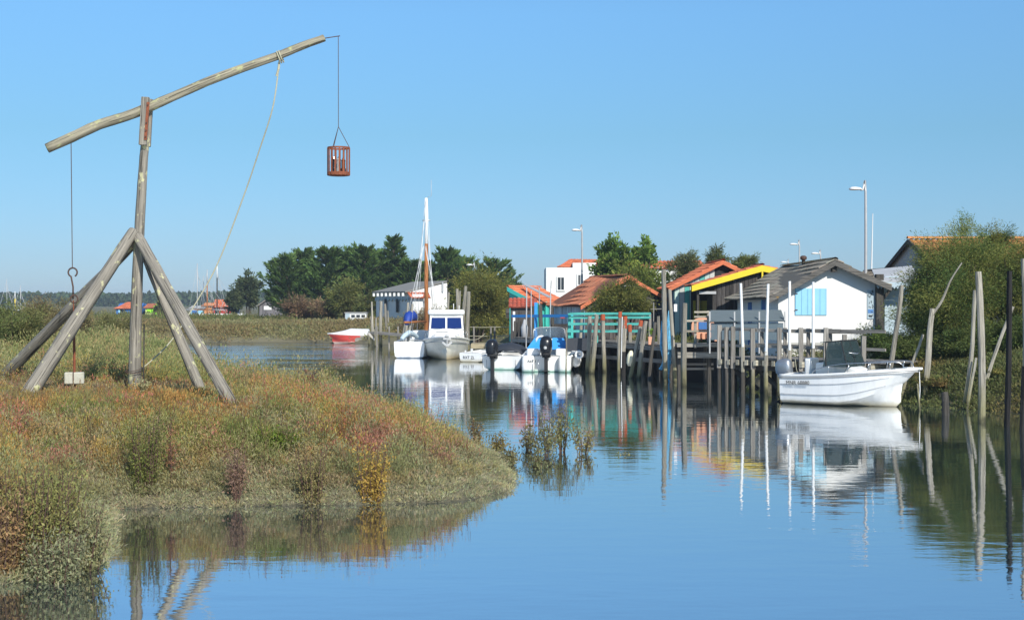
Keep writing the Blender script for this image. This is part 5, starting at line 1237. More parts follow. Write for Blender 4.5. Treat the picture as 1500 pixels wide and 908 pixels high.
# tall posts with the blue rope
mpost(975, 560, 972, 395, 8, 'post', 'tallest post left of the landing stage, hung with blue rope')
mpost(989, 560, 981, 424, 7, 'post', 'second tall post, just right of the blue rope')
mpost(1002, 566, 1003, 444, 9, 'post', 'thick pale post standing in the water in front of the landing stage')
for i, (xa, ya, xb_, yb, w_, m_, cl) in enumerate([(971, 470, 973, 540, 6, 'blue_rope', 'dark blue rope hank hanging down the tallest post'), (981, 455, 977, 575, 5, 'blue_rope', 'light blue rope bundle hanging beside the tallest post, frayed at its end')]):
    D = 53.3-.2-.15*i; mb = MB()
    for k in range(7):
        s = (k-3)*.035
        mb.tube([P(xa, ya, D)+Vector((s*.3, 0, 0)), P((xa+xb_)/2, (ya+yb)/2, D)+Vector((s+random.uniform(-.03, .03), random.uniform(-.04, .04), 0)), P(xb_, yb-12, D)+Vector((s*.4, 0, 0)), P(xb_, yb, D)+Vector((s*1.8, 0, random.uniform(-.12, .08)))], [.024, .032, .028, .03], 5, sub=4, col=(1, 1, 1) if k % 3 else (1.8, 1.5, 1.3))
    if i: mb.rings(P(xb_, yb-16, D)+Vector((0, 0, -.05)), [(0, .09, .09, 0), (.1, .12, .12, 0), (.2, .08, .08, 0)], 10, col=(1.2, 1.4, 1.4))
    o = mb.build('rope_hank', M[m_], loc=P(xa, ya, D)); tag(o, cl, 'rope')
# red topped and pale posts of the pier
for a in [(886, 545, 883, 461, 7, 'leftmost red topped post, standing apart and upright', dict(red=8)),
          (907, 549, 908.5, 457, 6, 'tall red topped post with a thin white pipe fixed to it', dict(red=8, white=1)),
          (913, 549, 915.7, 464, 7, 'red topped post with a long red cap and black lower half', dict(red=17, darkfoot=.52)),
          (921, 545, 922.5, 476, 6, 'shortest red topped post, in the middle of the group', dict(red=10)),
          (923, 554, 939.4, 470, 6.5, 'red topped post leaning strongly to the right', dict(red=8)),
          (936, 555, 946, 470, 7, 'pale post leaning right next to the leaning red topped one', {}),
          (860, 546, 863.6, 463, 7, 'pale post right of the black tarpaulin box, left one of a close pair', {}),
          (867, 547, 874, 461, 7, 'pale post leaning right, right one of a close pair', {}),
          (850, 540, 852, 463, 5, 'thin post behind the black tarpaulin box', {}),
          (840, 536, 840, 469, 6, 'short grey post at the left end of the turquoise fence', {}),
          (951, 555, 960, 472, 5.5, 'thin dark pole leaning right beside the flower pot', {}),
          (966, 550, 964.5, 463, 5, 'thin post immediately left of the tallest post', {}),
          (829, 548, 830, 480, 2.5, 'very thin pole at the stern fender of the blue cushioned boat', {})]:
    mpost(*a[:5], 'post' if 'dark' not in a[5] else 'dark_post', a[5], **a[6])
for a in [(791, 540, 791, 446.5, 7, 'thick dark post in the middle of the dark group behind the windscreen'),
          (807, 538, 807.5, 447, 8, 'thick dark post right of the windscreen group, below the old roof'),
          (779, 532, 780, 448, 7, 'thick dark post behind the blue handrail, left of the blue upright')]:
    mpost(*a[:5], 'dark_post', a[5])
for pxb, pyb, pxt, pyt, lb in [(771, 476, 771.5, 421, 'thin white tube rising before the turquoise hut, leftmost of four'), (777, 500, 778, 426, 'thin white tube rising before the turquoise hut, second from the left'),
                     (790, 490, 790, 421, 'thin white tube rising before the turquoise hut, third from the left'), (807, 450, 807.6, 411, 'thin white tube on the right dark post, tallest of four')]:
    mpost(pxb, pyb, pxt, pyt, 2.0, 'galv', lb, D=64.2, name='mooring_tube', group='thin white mooring tubes')
for i, px in enumerate((753.5, 758, 763, 768, 773)):
    mpost(px, 530, px+random.uniform(-1, 1), 470+i % 2*2, 3.6, 'dark_post', ('first', 'second', 'third', 'fourth', 'fifth')[i]+' of five slim dark piles at the pier end, counting from the left', D=69.6)
# fender hanging there
mb = MB(); mb.rings(P(768.5, 496, 69), [(0, .05, .05, 0), (.1, .16, .16, 0), (.55, .19, .19, 0), (.75, .1, .1, 0), (.95, .04, .04, 0)], 10); o = mb.build('fender', M['grey_wall'], loc=P(768.5, 496, 69), smooth=True); tag(o, 'long grey fender hanging among the slim dark piles', 'fender')
mb = MB(); mb.rings(P(922, 536, 56.5), [(0, .06, .06, 0), (.12, .12, .12, 0), (.45, .13, .13, .04), (.62, .05, .05, .07)], 10, col=(1, .95, .7)); o = mb.build('fender', M['tubewhite'], loc=P(922, 536, 56.5), smooth=True); tag(o, 'cream fender hanging between the red topped posts', 'fender')
# poles right of the cabin boat
for a in [(686, 519, 687, 427, 6.8, 'thick yellow green pole at the right side of the cabin boat'), (677, 512, 682.5, 419, 5.5, 'slightly leaning grey pole left of the thick yellow green one'),
          (669, 508, 669.5, 423, 6, 'grey pole behind the cabin boat, right one of two'), (673, 507, 674, 426, 4, 'thin pole touching the grey pole behind the cabin boat'), (657, 500, 657.5, 428, 3.5, 'thin pale pole behind the cabin roof of the cabin boat')]:
    mpost(*a[:5], 'post', a[5], D=(None if a[0] == 686 else 78.5))
# cluster by the jetty
for a in [(549, 507, 544.5, 442, 4.5, 'pale pole leaning left, tall one at the left of the jetty cluster'), (558, 507, 558, 441, 6.5, 'thickest and tallest pole of the jetty cluster'), (551.5, 506, 551, 465, 4, 'short pole between the two tall ones of the jetty cluster'),
          (567, 503, 564, 445, 5, 'pole right of the thickest one, leaning left, in the jetty cluster'), (541, 506, 541, 485, 4, 'low grey post beside the stern of the red boat'), (549.5, 508, 549, 482, 3, 'low dark post with blue tint in the jetty cluster'),
          (545, 507, 543, 463, 2.5, 'thinnest pole at the left end of the jetty cluster'), (570, 500, 568, 455, 3, 'thin pole at the right end of the jetty cluster'),
          (590, 520, 598, 443, 6, 'grey pole leaning right beside the sail boat stern'), (594, 523, 604, 445, 5, 'darker grey pole leaning right, rightmost beside the sail boat'), (585, 512, 593.5, 470, 3, 'thin yellowish pole leaning right, left of the sail boat'),
          (588, 516, 596, 462, 2.5, 'thin yellowish stick between the leaning poles of the sail boat')]:
    mpost(*a[:4], a[4]*.82, 'post', a[5])

# ------------------------------------------------------------------ street lamps
LG = 'street lamps behind the quay'
def lamp(px, ytop, D, label, arm=.95, side=-1, s=1.0):
    x = PX(px, D); z0 = 1.3; zt = PZ(ytop, D)
    t = thing('street_lamp', label, 'street lamp', (x, D, z0), 0, LG)
    mb = MB(); mb.tube([(x, D, z0-.3), (x, D, zt-.12), (x+side*.12, D, zt-.02), (x+side*arm*.35, D, zt)], [.085*s, .06*s, .045*s, .04*s], 10, sub=3); mb.build('pole', M['galv'], root=t, smooth=True)
    mb = MB(); vs = []; n = 12; prof = [(0, .05), (.12, .11), (.45, .15), (.75, .14), (.92, .06)]
    for u, r in prof:
        for k in range(n):
            a = 2*math.pi*k/n; vs.append((x+side*(arm*.25+u*arm*.85), D+math.cos(a)*r*s*1.3, zt+.02+math.sin(a)*r*s*(.8 if math.sin(a) > 0 else .35)))
    fs = [(i*n+k, i*n+(k+1) % n, (i+1)*n+(k+1) % n, (i+1)*n+k) for i in range(4) for k in range(n)]+[tuple(range(n)), tuple(4*n+k for k in range(n))]
    mb.add(vs, fs); mb.build('lamp_head', M['tubewhite'], root=t, smooth=True)
lamp(852.5, 338, 99, 'tall street lamp in front of the white modern house', .7)
lamp(1268, 278, 66, 'tallest street lamp, rising behind the right end of the white house roof', .75)
lamp(1171, 358.5, 120, 'small distant street lamp left of the chimney cowl', .8)
lamp(1202, 372, 118, 'distant street lamp whose head peeps out right of the chimney cowl', .75)
lamp(1155, 384.5, 160, 'most distant street lamp, its head just above the yellow gable', .85)
lamp(695, 388.5, 140, 'street lamp with its head just over the big round tamarisk', .8)
mb = MB(); mb.tube([(PX(1276, 72), 72, 1.2), (PX(1276.5, 72), 72, 4.5), (PX(1278.5, 72), 72, PZ(313, 72))], [.06, .045, .02], 8); o = mb.build('boat_mast', M['tubewhite'], loc=(PX(1276, 72), 72, 1.2)); tag(o, 'thin pale mast rising just right of the tallest street lamp', 'mast')

# utility: thin cross pole on the quay
mb = MB(); mb.tube([P(957, 500, 57.5), P(957.5, 443, 57.5)], .025, 6); mb.tube([P(953, 453, 57.5), P(969, 452.5, 57.5)], .02, 6); o = mb.build('cross_pole', M['plank'], loc=P(957, 500, 57.5)); tag(o, 'thin pole with a cross bar left of the tallest post', 'pole')
# ------------------------------------------------------------------ boats
def hullmat(name, col, foul=(.42, .38, .26), line=.14, dirt=.2):
    m, nt, p, o = _nt(name)
    tc = N(nt, 'ShaderNodeTexCoord').outputs['Object']; sx = N(nt, 'ShaderNodeSeparateXYZ'); nt.links.new(tc, sx.inputs[0])
    n1 = noise(nt, tc, 2.2, 5); n2 = noise(nt, tc, 6, 3, mscale=(1, 1, .12))
    c = mixc(nt, ramp(nt, n2, .45, .8, 0, dirt*1.6), col, tuple(k*.6 for k in col))
    ad = N(nt, 'ShaderNodeMath', operation='ADD'); nt.links.new(sx.outputs[2], ad.inputs[0]); nt.links.new(ramp(nt, n1, 0, 1, -.12, .12), ad.inputs[1])
    c = mixc(nt, ramp(nt, ad.outputs[0], line*.3, line*1.4, .85, 0), c, foul)
    c = mixc(nt, ramp(nt, sx.outputs[2], .01, .05, .8, 0), c, tuple(k*.35 for k in foul))
    at = N(nt, 'ShaderNodeAttribute', attribute_name='Col').outputs[0]; c = mixc(nt, 1.0, c, at, 'MULTIPLY')
    nt.links.new(c, p.inputs['Base Color']); p.inputs['Roughness'].default_value = .28
    return m
M['hull_white'] = hullmat('hull_white', (.78, .79, .78))
M['hull_cream'] = hullmat('hull_cream', (.66, .64, .56), (.45, .34, .16), .3, .3)
M['hull_green'] = hullmat('hull_green', (.80, .80, .77), (.20, .42, .34), .10, .15)
M['hull_red'] = hullmat('hull_red', (.50, .055, .04), (.70, .66, .58), .12, .3)
M['hull_yacht'] = hullmat('hull_yacht', (.80, .80, .79), (.10, .16, .24), .08, .12)
def interp(t, tab):
    for (a, va), (b, vb) in zip(tab, tab[1:]):
        if t <= b:
            u = (t-a)/(b-a); u = u*u*(3-2*u) if False else u; return va+(vb-va)*u
    return tab[-1][1]
class Boat:
    def __init__(s, name, label, loc, rz, L, B, hs, hb, keel=-.25, rake=.4, n=26, flare=.12, full=.52, tri=False, sternw=.9, cat='boat', group='boats moored along the channel', chine=.10):
        s.t = thing(name, label, cat, loc, rz, group); s.L, s.B, s.hs, s.hb, s.rake, s.keel = L, B, hs, hb, rake, keel
        s.n, s.flare, s.full, s.tri, s.sternw, s.chine = n, flare, full, tri, sternw, chine
    def half(s, t):
        f = s.sternw+(1-s.sternw)*min(1, t/.4); k = max(0, (t-s.full)/(1-s.full)); return s.B/2*f*max(.02, ((1-k**3)**.62 if s.tri else (1-k**2.3)**.8) if k < 1 else .02)
    def sheer(s, t): return s.hs+(s.hb-s.hs)*(t**1.8)
    def section(s, t):
        b = s.half(t); zg = s.sheer(t); k = max(0, (t-s.full)/(1-s.full)); ch = s.chine+.42*s.hb*k**2.2; xg = s.rake*k**2.4
        zk = s.keel+(max(0, (t-.82)/.18)**2)*(abs(s.keel)+.15); bc = b*(1-s.flare-.30*k)
        pts = [(0, 0, zk), (0, bc*.55, zk+(ch-zk)*.42), (.0, bc, ch), (.35, bc+(b-bc)*.35, ch+(zg-ch)*.22), (.36, bc+(b-bc)*.35+.018, ch+(zg-ch)*.25), (.7, bc+(b-bc)*.80, ch+(zg-ch)*.62), (.71, bc+(b-bc)*.80+.015, ch+(zg-ch)*.65), (1, b, zg)]
        if s.tri:   # cathedral hull: the side sponson dips again at the bow
            dip = .22*k**.7*(1-k)**.4*2
            bc = b*(.93-.16*k); ch = s.chine+.50*s.hb*k**1.8; pts[3:] = [(.35, bc+(b-bc)*.35, ch+(zg-ch)*.22), (.36, bc+(b-bc)*.35+.018, ch+(zg-ch)*.25), (.7, bc+(b-bc)*.80, ch+(zg-ch)*.62), (.71, bc+(b-bc)*.80+.015, ch+(zg-ch)*.65), (1, b, zg)]
            pts[1] = (0, bc*.55, zk+(ch-zk)*.42+dip*.8); pts[2] = (.1, bc, ch)
        return [(xg*u, y, z) for u, y, z in pts]
    def hull(s, m, name='hull'):
        mb = MB(); vs = []; n = s.n; S0 = s.section(0); P_ = len(S0)
        for i in range(n):
            t = i/(n-1); x = s.L*t-0.0
            sec = s.section(t)
            for sg in (1, -1):
                for dx, y, z in sec: vs.append((x-s.rake+dx if False else x*(s.L-s.rake)/s.L+dx, sg*y, z))
        fs = []
        for i in range(n-1):
            for g in (0, 1):
                for j in range(P_-1):
                    a = i*2*P_+g*P_+j; b = a+1; c = b+2*P_; d = a+2*P_; fs.append((a, b, c, d) if g else (a, d, c, b))
        for j in range(P_-1): fs.append((j, j+1, P_+j+1, P_+j))           # transom
        e = (n-1)*2*P_
        for j in range(P_-1): fs.append((e+j, e+P_+j, e+P_+j+1, e+j+1))
        mb.add(vs, fs); o = mb.build(name, M[m], parent=s.t, smooth=True)
        md = o.modifiers.new('edge', 'EDGE_SPLIT'); md.split_angle = R(28)
        return o
    def gx(s, t):
        k = max(0, (t-s.full)/(1-s.full)); return t*(s.L-s.rake)+s.rake*k**2.4
    def edge(s, t, inset=0, dz=0, sg=1): return Vector((s.gx(t), sg*max(.0, s.half(t)-inset), s.sheer(t)+dz))
    def deck(s, m, cock=(.02, .6), inset=.16, sole=.12, camber=.05, name='deck', liner='white'):
        n = 30; vs = []; fs = []; mb = MB()
        # side decks, fore deck
        T = [i/(n-1) for i in range(n)]
        for t in T:
            op = cock[0] <= t <= cock[1]
            b = s.half(t)
            for y in (b-.0, (b-inset) if op else b*.5, (b-inset) if op else 0, -(b-inset) if op else 0, -(b-inset) if op else -b*.5, -b):
                cz = camber*(1-(abs(y)/max(b, .01))**2) if not op else .02
                vs.append((s.gx(t), y, s.sheer(t)+cz*(1 if abs(abs(y)-b) > 1e-6 else 0)-.002))
        for i in range(n-1):
            mid = (T[i]+T[i+1])/2; op = cock[0] <= mid <= cock[1]
            for j in range(5):
                if op and j in (2,): continue
                a = i*6+j; fs.append((a, a+1, a+7, a+6))
        mb.add(vs, fs); mb.build(name, M[m], parent=s.t)
        mb = MB(); vs = []; fs = []; T2 = np.linspace(cock[0], cock[1], 14)
        for t in T2:
            b = s.half(t)-inset
            for y, z in ((b, s.sheer(t)+.02), (b*.95, sole), (-b*.95, sole), (-b, s.sheer(t)+.02)): vs.append((s.gx(t), y, z))
        for i in range(13):
            for j in range(3): a = i*4+j; fs.append((a, a+1, a+5, a+4))
        fs += [(0, 1, 2, 3), tuple(13*4+j for j in range(4))]
        mb.add(vs, fs); mb.build('cockpit', M[liner], parent=s.t)
    def rub(s, m, r=.035, dz=-.03, name='rub_rail'):
        for sg in (1, -1):
            mb = MB(); mb.tube([s.edge(t, -.005, dz, sg) for t in np.linspace(0, 1, 26)], r, 6); mb.build(name, M[m], parent=s.t, smooth=True)
    def text(s, body, size, x, z, sg, m='mark', name='registration_text', t0=None, parent=None):
        cu = bpy.data.curves.new('txt', 'FONT'); cu.body = body; cu.size = size; cu.extrude = .003; cu.resolution_u = 3
        o = bpy.data.objects.new('txt', cu); S.collection.objects.link(o); bpy.context.view_layer.update()
        me = bpy.data.meshes.new_from_object(o.evaluated_get(bpy.context.evaluated_depsgraph_get())); bpy.data.objects.remove(o); me.name = name
        me.materials.clear(); me.materials.append(M[m]); o = bpy.data.objects.new(name, me); S.collection.objects.link(o); o.parent = parent or s.t
        return o
def outboard(parent, x, y, z, m='black_gloss', s=1.0, stripe=True):
    """outboard motor hung on a transom at x (stern), top of the transom z"""
    mb = MB(); mb.box((x-.20*s, y, z-.35*s), (.14*s, .11*s, .8*s)); mb.box((x-.06*s, y, z-.02*s), (.16*s, .26*s, .22*s))
    mb.rings((x-.22*s, y, z-.80*s), [(-.06*s, .05*s, .05*s, -.03*s), (0, .16*s, .055*s, 0), (.06*s, .16*s, .05*s, 0), (.1*s, .08*s, .05*s, 0)], 10)
    mb.box((x-.28*s, y, z-.55*s), (.3*s, .24*s, .015*s))
    leg_ = mb.build('outboard_motor', M['dark'], parent=parent, bevel=.01)
    mb = MB(); mb.rings((x-.24*s, y, z+.02*s), [(0, .20*s, .15*s, 0), (.06*s, .27*s, .19*s, 0), (.22*s, .29*s, .20*s, -.01*s), (.38*s, .27*s, .19*s, -.02*s), (.48*s, .22*s, .155*s, 0), (.53*s, .12*s, .09*s, .04*s), (.54*s, .02, .02, .04*s)], 20, power=2.8)
    c = mb.build('cowl', M[m], parent=leg_, smooth=True)
    mb = MB(); mb.rings((x-.24*s, y, z-.05*s), [(0, .2*s, .14*s, 0), (.075*s, .22*s, .155*s, 0)], 18, power=2.8); mb.build('lower_cowl', M['galv' if m == 'grey_metal' else 'dark'], parent=leg_, smooth=True)
    if stripe:
        mb = MB(); mb.rings((x-.525*s, y, z+.15*s), [(0, .015, .035*s, 0), (.035*s, .02, .05*s, 0), (.09*s, .02, .045*s, 0), (.12*s, .015, .02*s, 0)], 10); mb.build('badge', M['galv'], parent=leg_)
    mb = MB()
    for k in range(3):
        a = 2.094*k; d = Vector((0, math.cos(a), math.sin(a))); p = Vector((x-.42*s, y, z-.78*s)); sd_ = Vector((.05, -math.sin(a)*.05, math.cos(a)*.05))
        mb.prism([p, p+d*.08*s+sd_*s, p+d*.14*s, p+d*.08*s-sd_*s], (.012, 0, 0))
    mb.build('propeller', M['dark'], parent=leg_)
    return leg_
def tubepart(name, pts, r, m, parent, n=6, sub=0, smooth=True):
    mb = MB(); mb.tube(pts, r, n, sub=sub); return mb.build(name, M[m], parent=parent, smooth=smooth)

# --- near white console boat at the right, bow towards us and right
D = 40.9; rz = R(-36)
Lb = 3.88
st0 = Vector((PX(1159, D+1.2), D+1.2, 0))
b = Boat('console_boat', 'white motor boat with tinted windscreen and grey outboard, nearest one, moored below the boardwalk', st0, rz, Lb, 1.8, .84, 1.10, keel=-.22, rake=.5, flare=.10, full=.50, tri=True, chine=.12)
b.hull('hull_white'); b.deck('white', (.02, .62), .17, .2); b.rub('galv', .028, -.07); b.rub('white', .045, .0, 'gunwale')
for f, dz in ((.36, 0), (.66, 0)):
    for sg in (1, -1):
        pts = []
        for t in np.linspace(.01, .9, 22):
            sc = b.section(t); j = 2 if f < .5 else 5; j = 4 if f < .5 else 6
            pts.append(Vector((t*(b.L-b.rake)+sc[j][0], sg*(sc[j][1]+.002), sc[j][2])))
        tubepart('moulded_line', pts, .009, 'grey_wall', b.t, 5)
# console with windscreen
cx = 1.30
mb = MB(); mb.prism([(cx-.35, -.42, .2), (cx+.95, -.42, .2), (cx+.95, -.42, 1.05), (cx+.45, -.42, 1.22), (cx-.35, -.42, 1.22)], (0, .84, 0)); con = mb.build('console', M['white'], parent=b.t, bevel=.05)
def screen(zb, zt, w0_, w1_, xa, xb_, m, name, par, side=.5):
    mb = MB(); mb.prism([(xa, -w0_, zb), (xa, w0_, zb), (xb_, w1_, zt), (xb_, -w1_, zt)], (.012, 0, 0))
    for sg in (1, -1): mb.prism([(xa, sg*w0_, zb), (xb_, sg*w1_, zt), (xb_-side*.7, sg*(w1_+.03), zt-.04), (xa-side*1.3, sg*(w0_+.06), zb)], (0, .012*sg, 0))
    return mb.build(name, M[m], parent=par)
scn = screen(1.12, 1.86, .66, .58, cx+.74, cx+.52, 'dark_glass', 'windscreen', b.t, .55)
mb = MB(); fr_ = [(cx+.12, -.72, 1.12), (cx+.05, -.61, 1.82), (cx+.52, -.58, 1.87), (cx+.52, .58, 1.87), (cx+.05, .61, 1.82), (cx+.12, .72, 1.12)]
mb.tube(fr_, .022, 6); mb.tube([(cx+.74, -.66, 1.13), (cx+.52, -.58, 1.87)], .016, 6); mb.tube([(cx+.74, .66, 1.13), (cx+.52, .58, 1.87)], .016, 6); mb.tube([(cx+.76, 0, 1.13), (cx+.53, 0, 1.87)], .01, 6)
mb.build('windscreen_frame', M['dark'], parent=scn)
mb = MB(); mb.prism([(cx-.12, -.60, 1.81), (cx+.52, -.58, 1.875), (cx+.52, .58, 1.875), (cx-.12, .60, 1.81)], (0, 0, .02)); mb.build('hood', M['dark_glass'], parent=scn)
tubepart('grab_rail', [(cx+.42, -.40, 1.55), (cx+.80, -.1, 1.50), (cx+.80, .1, 1.50), (cx+.42, .40, 1.55)], .014, 'steel', b.t)
mb = MB(); mb.box((.66, 0, .95), (.22, .62, .78)); mb.box((.82, 0, .72), (.45, .66, .3)); mb.build('helm_seat', M['white'], parent=b.t, bevel=.06)
for sg in (1, -1):
    tubepart('bow_rail', [b.edge(.30, .08, .02, sg), b.edge(.34, .08, .16, sg), b.edge(.55, .08, .28, sg), b.edge(.8, .05, .26, sg), b.edge(.93, .03, .22, sg), b.edge(.955, .03, .0, sg)], .013, 'steel', b.t, sub=3)
    for t in (.45, .62, .76, .88): tubepart('rail_stanchion', [b.edge(t, .08, .0, sg), b.edge(t+.01, .08, .27-.02*(t > .8), sg)], .011, 'steel', b.t)
    mb = MB(); p = b.edge(.9, .10, .05, sg); mb.box(p, (.14, .03, .05)); mb.build('cleat', M['steel'], parent=b.t)
mb = MB(); p = b.edge(1.0, 0, .01); mb.box(p+Vector((-.1, 0, 0)), (.42, .16, .07)); mb.build('bow_roller', M['white'], parent=b.t, bevel=.02)
tubepart('bow_line', [b.edge(1, 0, 0)+Vector((.03, 0, 0)), b.edge(1, 0, 0)+Vector((.05, .0, -.6)), b.edge(1, 0, 0)+Vector((.02, 0, -1.14))], .011, 'tubewhite', b.t)
tubepart('spring_line', [b.edge(.6, -.01, .02, -1), b.edge(.63, .2, .35, -1), (cx+.45, -.3, 1.3)], .006, 'dark', b.t)
outboard(b.t, .0, 0, .78, 'grey_metal', .92, False)
o = b.text('MNR 68880', .155, 0, 0, 1)
sc = b.section(.1)
# place it on the right-hand (seen) flank: local -y side
ta, tb = .07, .27
pa_, pb2 = b.section(ta)[6], b.section(tb)[6]
A_ = Vector((ta*(b.L-b.rake), -pa_[1]-.012, .585)); B_ = Vector((tb*(b.L-b.rake), -pb2[1]-.012, .60))
ux = (B_-A_).normalized(); low = Vector((0, 1, 0))*-(b.section(ta)[5][1]-b.section(ta)[7][1]); up_ = Vector((0, -(b.section(ta)[7][1]-b.section(ta)[5][1]), b.section(ta)[7][2]-b.section(ta)[5][2])).normalized()
nz = ux.cross(up_).normalized(); up_ = nz.cross(ux)
A_ += nz*.035
o.matrix_local = Matrix.Translation(A_) @ Matrix((ux, up_, nz)).transposed().to_4x4()

tubepart('stern_line', [b.edge(.03, .1, .03, 1), b.edge(.03, .1, .03, 1)+Vector((-.5, .6, -.05)), b.edge(.03, .1, .03, 1)+Vector((-.9, 1.3, .35))], .012, 'rope', b.t, 5, sub=4)
# --- cabin cruiser head-on
D = 73.5; c0 = Vector((PX(647, D), D+3.2, 0)); rz = R(-90+3)
b = Boat('cabin_boat', 'white motor cruiser seen bow on, with blue wheelhouse windows', c0+Vector((0, 1.6, 0)), rz, 6.2, 2.45, .85, 1.22, keel=-.3, rake=.5, flare=.12, full=.45, tri=False, chine=.12)
b.hull('hull_cream'); b.deck('white', (.02, .32), .2, .25, .1); b.rub('white', .05, -.01); b.rub('grey_wall', .02, -.22, 'moulded_line')
mb = MB(); zr_ = 2.30
mb.prism([(1.6, -.98, .9), (1.6, .98, .9), (1.6, .90, zr_), (1.6, -.90, zr_)], (.0, 0, 0.001))
wh = MB()
fwd = [(3.55, .95, 1.1), (3.05, .84, zr_)]
wh.add([(1.7, -.98, .95), (3.75, -.95, 1.0), (3.75, .95, 1.0), (1.7, .98, .95), (1.75, -.90, zr_), (3.1, -.86, zr_), (3.1, .86, zr_), (1.75, .90, zr_)],
       [(0, 1, 5, 4), (1, 2, 6, 5), (2, 3, 7, 6), (3, 0, 4, 7), (4, 5, 6, 7)])
wh_ = wh.build('wheelhouse', M['white'], parent=b.t)
def onf(y, f, e=.012): # point on the slanted front of the wheelhouse
    a = Vector((3.75, 0, 1.0)); c = Vector((3.1, 0, zr_)); p = a.lerp(c, f); return Vector((p.x+e, y, p.z+e*.5))
for sg in (1, -1):
    mb = MB(); mb.prism([onf(sg*.05, .44), onf(sg*.82, .44), onf(sg*.78, .88), onf(sg*.05, .88)], (.01, 0, .005)); mb.build('windscreen', M['deep_blue'], parent=b.t) if False else mb.build('windscreen', M['blue_glass'], parent=wh_)
    mb = MB(); mb.prism([(2.0, sg*.975, 1.5), (3.35, sg*.95, 1.5), (3.05, sg*.90, 2.12), (2.05, sg*.93, 2.12)], (0, sg*.012, 0)); mb.build('side_window', M['blue_glass'], parent=wh_)
mb = MB(); mb.prism([(1.55, -1.0, zr_), (3.2, -.98, zr_), (3.3, -.6, zr_+.02), (3.3, .6, zr_+.02), (3.2, .98, zr_), (1.55, 1.0, zr_)], (0, 0, .27)); mb.build('roof', M['white'], parent=wh_, bevel=.09)
mb = MB(); mb.rings((3.95, 0, 1.0), [(0, .75, .85, 0), (.22, .70, .78, -.05), (.3, .55, .62, -.08)], 16, power=3); mb.build('fore_cabin', M['white'], parent=b.t, smooth=False)
for sg in (1, -1):
    tubepart('bow_rail', [b.edge(.42, .08, 0, sg), b.edge(.46, .08, .36, sg), b.edge(.75, .08, .45, sg), b.edge(.97, .03, .42, sg)], .015, 'steel', b.t, sub=2)
    for t in (.55, .7, .85): tubepart('rail_stanchion', [b.edge(t, .08, 0, sg), b.edge(t, .08, .42, sg)], .012, 'steel', b.t)
mb = MB(); mb.box(b.edge(1, 0, .03)+Vector((-.15, 0, 0)), (.6, .18, .08)); mb.build('bow_roller', M['galv'], parent=b.t)
mb = MB(); e = b.edge(1, 0, -.12)
mb.tube([e+Vector((.06, 0, .12)), e+Vector((.09, 0, -.35))], .035, 6); mb.beam(e+Vector((.08, -.24, -.16)), e+Vector((.1, 0, -.36)), .05, .1); mb.beam(e+Vector((.08, .24, -.16)), e+Vector((.1, 0, -.36)), .05, .1); mb.beam(e+Vector((.06, -.2, .02)), e+Vector((.06, .2, .02)), .06, .12); mb.build('anchor', M['galv'], parent=b.t)
for px_, h_ in ((1.2, .4), (.9, .3)): tubepart('aerial', [(2.0, -px_+1.6, zr_+.2), (2.0, -px_+1.6, zr_+.2+h_)], .02, 'tubewhite', b.t)
tubepart('wiper_rail', [onf(-.55, .30, .06), onf(.1, .30, .06)], .015, 'dark', b.t)
for k, t in enumerate((.3, .5)):
    mb = MB(); mb.rings(b.edge(t, -.12, -.65, -1), [(0, .04, .04, 0), (.06, .1, .1, 0), (.45, .1, .1, 0), (.52, .03, .03, 0)], 8); mb.build('fender', M['tubewhite'], parent=b.t, smooth=True)

tubepart('bow_line', [b.edge(.93, 0, .05, 1), b.edge(.9, 0, .05, 1)+Vector((.1, .9, -.18)), b.edge(.8, 0, .05, 1)+Vector((.3, 1.15, .2))], .016, 'rope', b.t, 5, sub=4)
# --- sailing boat behind it: stern towards us
D = 76; b = Boat('sailing_boat', 'white sailing boat with varnished mast and furled blue sail, beside the cabin cruiser', Vector((PX(596, 74.5)+.1, 74.8, 0)), R(90-9), 7.0, 2.2, .88, 1.1, keel=-.35, rake=.7, flare=.06, full=.35, sternw=.75)
b.hull('hull_yacht'); b.deck('white', (.05, .35), .3, .3, .08); b.rub('varnish', .02, -.05)
mb = MB(); mb.prism([(2.6, -.65, .95), (4.8, -.5, 1.0), (4.6, -.4, 1.4), (2.6, -.5, 1.42)], (0, 1.1, 0)); mb.build('cabin', M['white'], parent=b.t, bevel=.05)
mx_ = 3.7; 
wm = b.t.matrix_world
xm = Vector((PX(624.5, 78.6), 78.6, 0))-Vector(b.t.location); xm = Matrix.Rotation(-R(81), 3, 'Z') @ xm
zt1, zt2 = PZ(357, 78.6), PZ(290, 78.6)
tubepart('mast', [(xm.x, xm.y, .9), (xm.x, xm.y, zt1)], [.13, .10], 'varnish', b.t, 10)
ms = tubepart('top_mast', [(xm.x, xm.y, zt1-.7), (xm.x, xm.y, zt2)], [.10, .07], 'tubewhite', b.t, 10)
tubepart('spreader', [(xm.x, xm.y-.22, PZ(323, 78.6)), (xm.x, xm.y+.22, PZ(323, 78.6))], .035, 'galv', b.t)
tubepart('wind_vane', [(xm.x, xm.y-.02, zt2), (xm.x, xm.y-.28, zt2+.1), (xm.x, xm.y-.28, zt2+1.0)], .012, 'galv', b.t)
for sx_, f, zt_ in ((-1, 1.0, PZ(360, 78)), (-1, .75, PZ(323, 78)), (1, 1.0, PZ(360, 78)), (1, .8, PZ(323, 78)), (-1, 1.25, PZ(362, 78)), (1, 1.25, PZ(362, 78)), (-1, .5, zt2), (1, .55, zt2)):
    tubepart('stay', [(xm.x+(.4-.8*f), xm.y+sx_*.06, zt_), (xm.x+(.4-1.2*f)*.6, xm.y+sx_*f*.95, 1.0)], .011, 'tubewhite', b.t, 4)
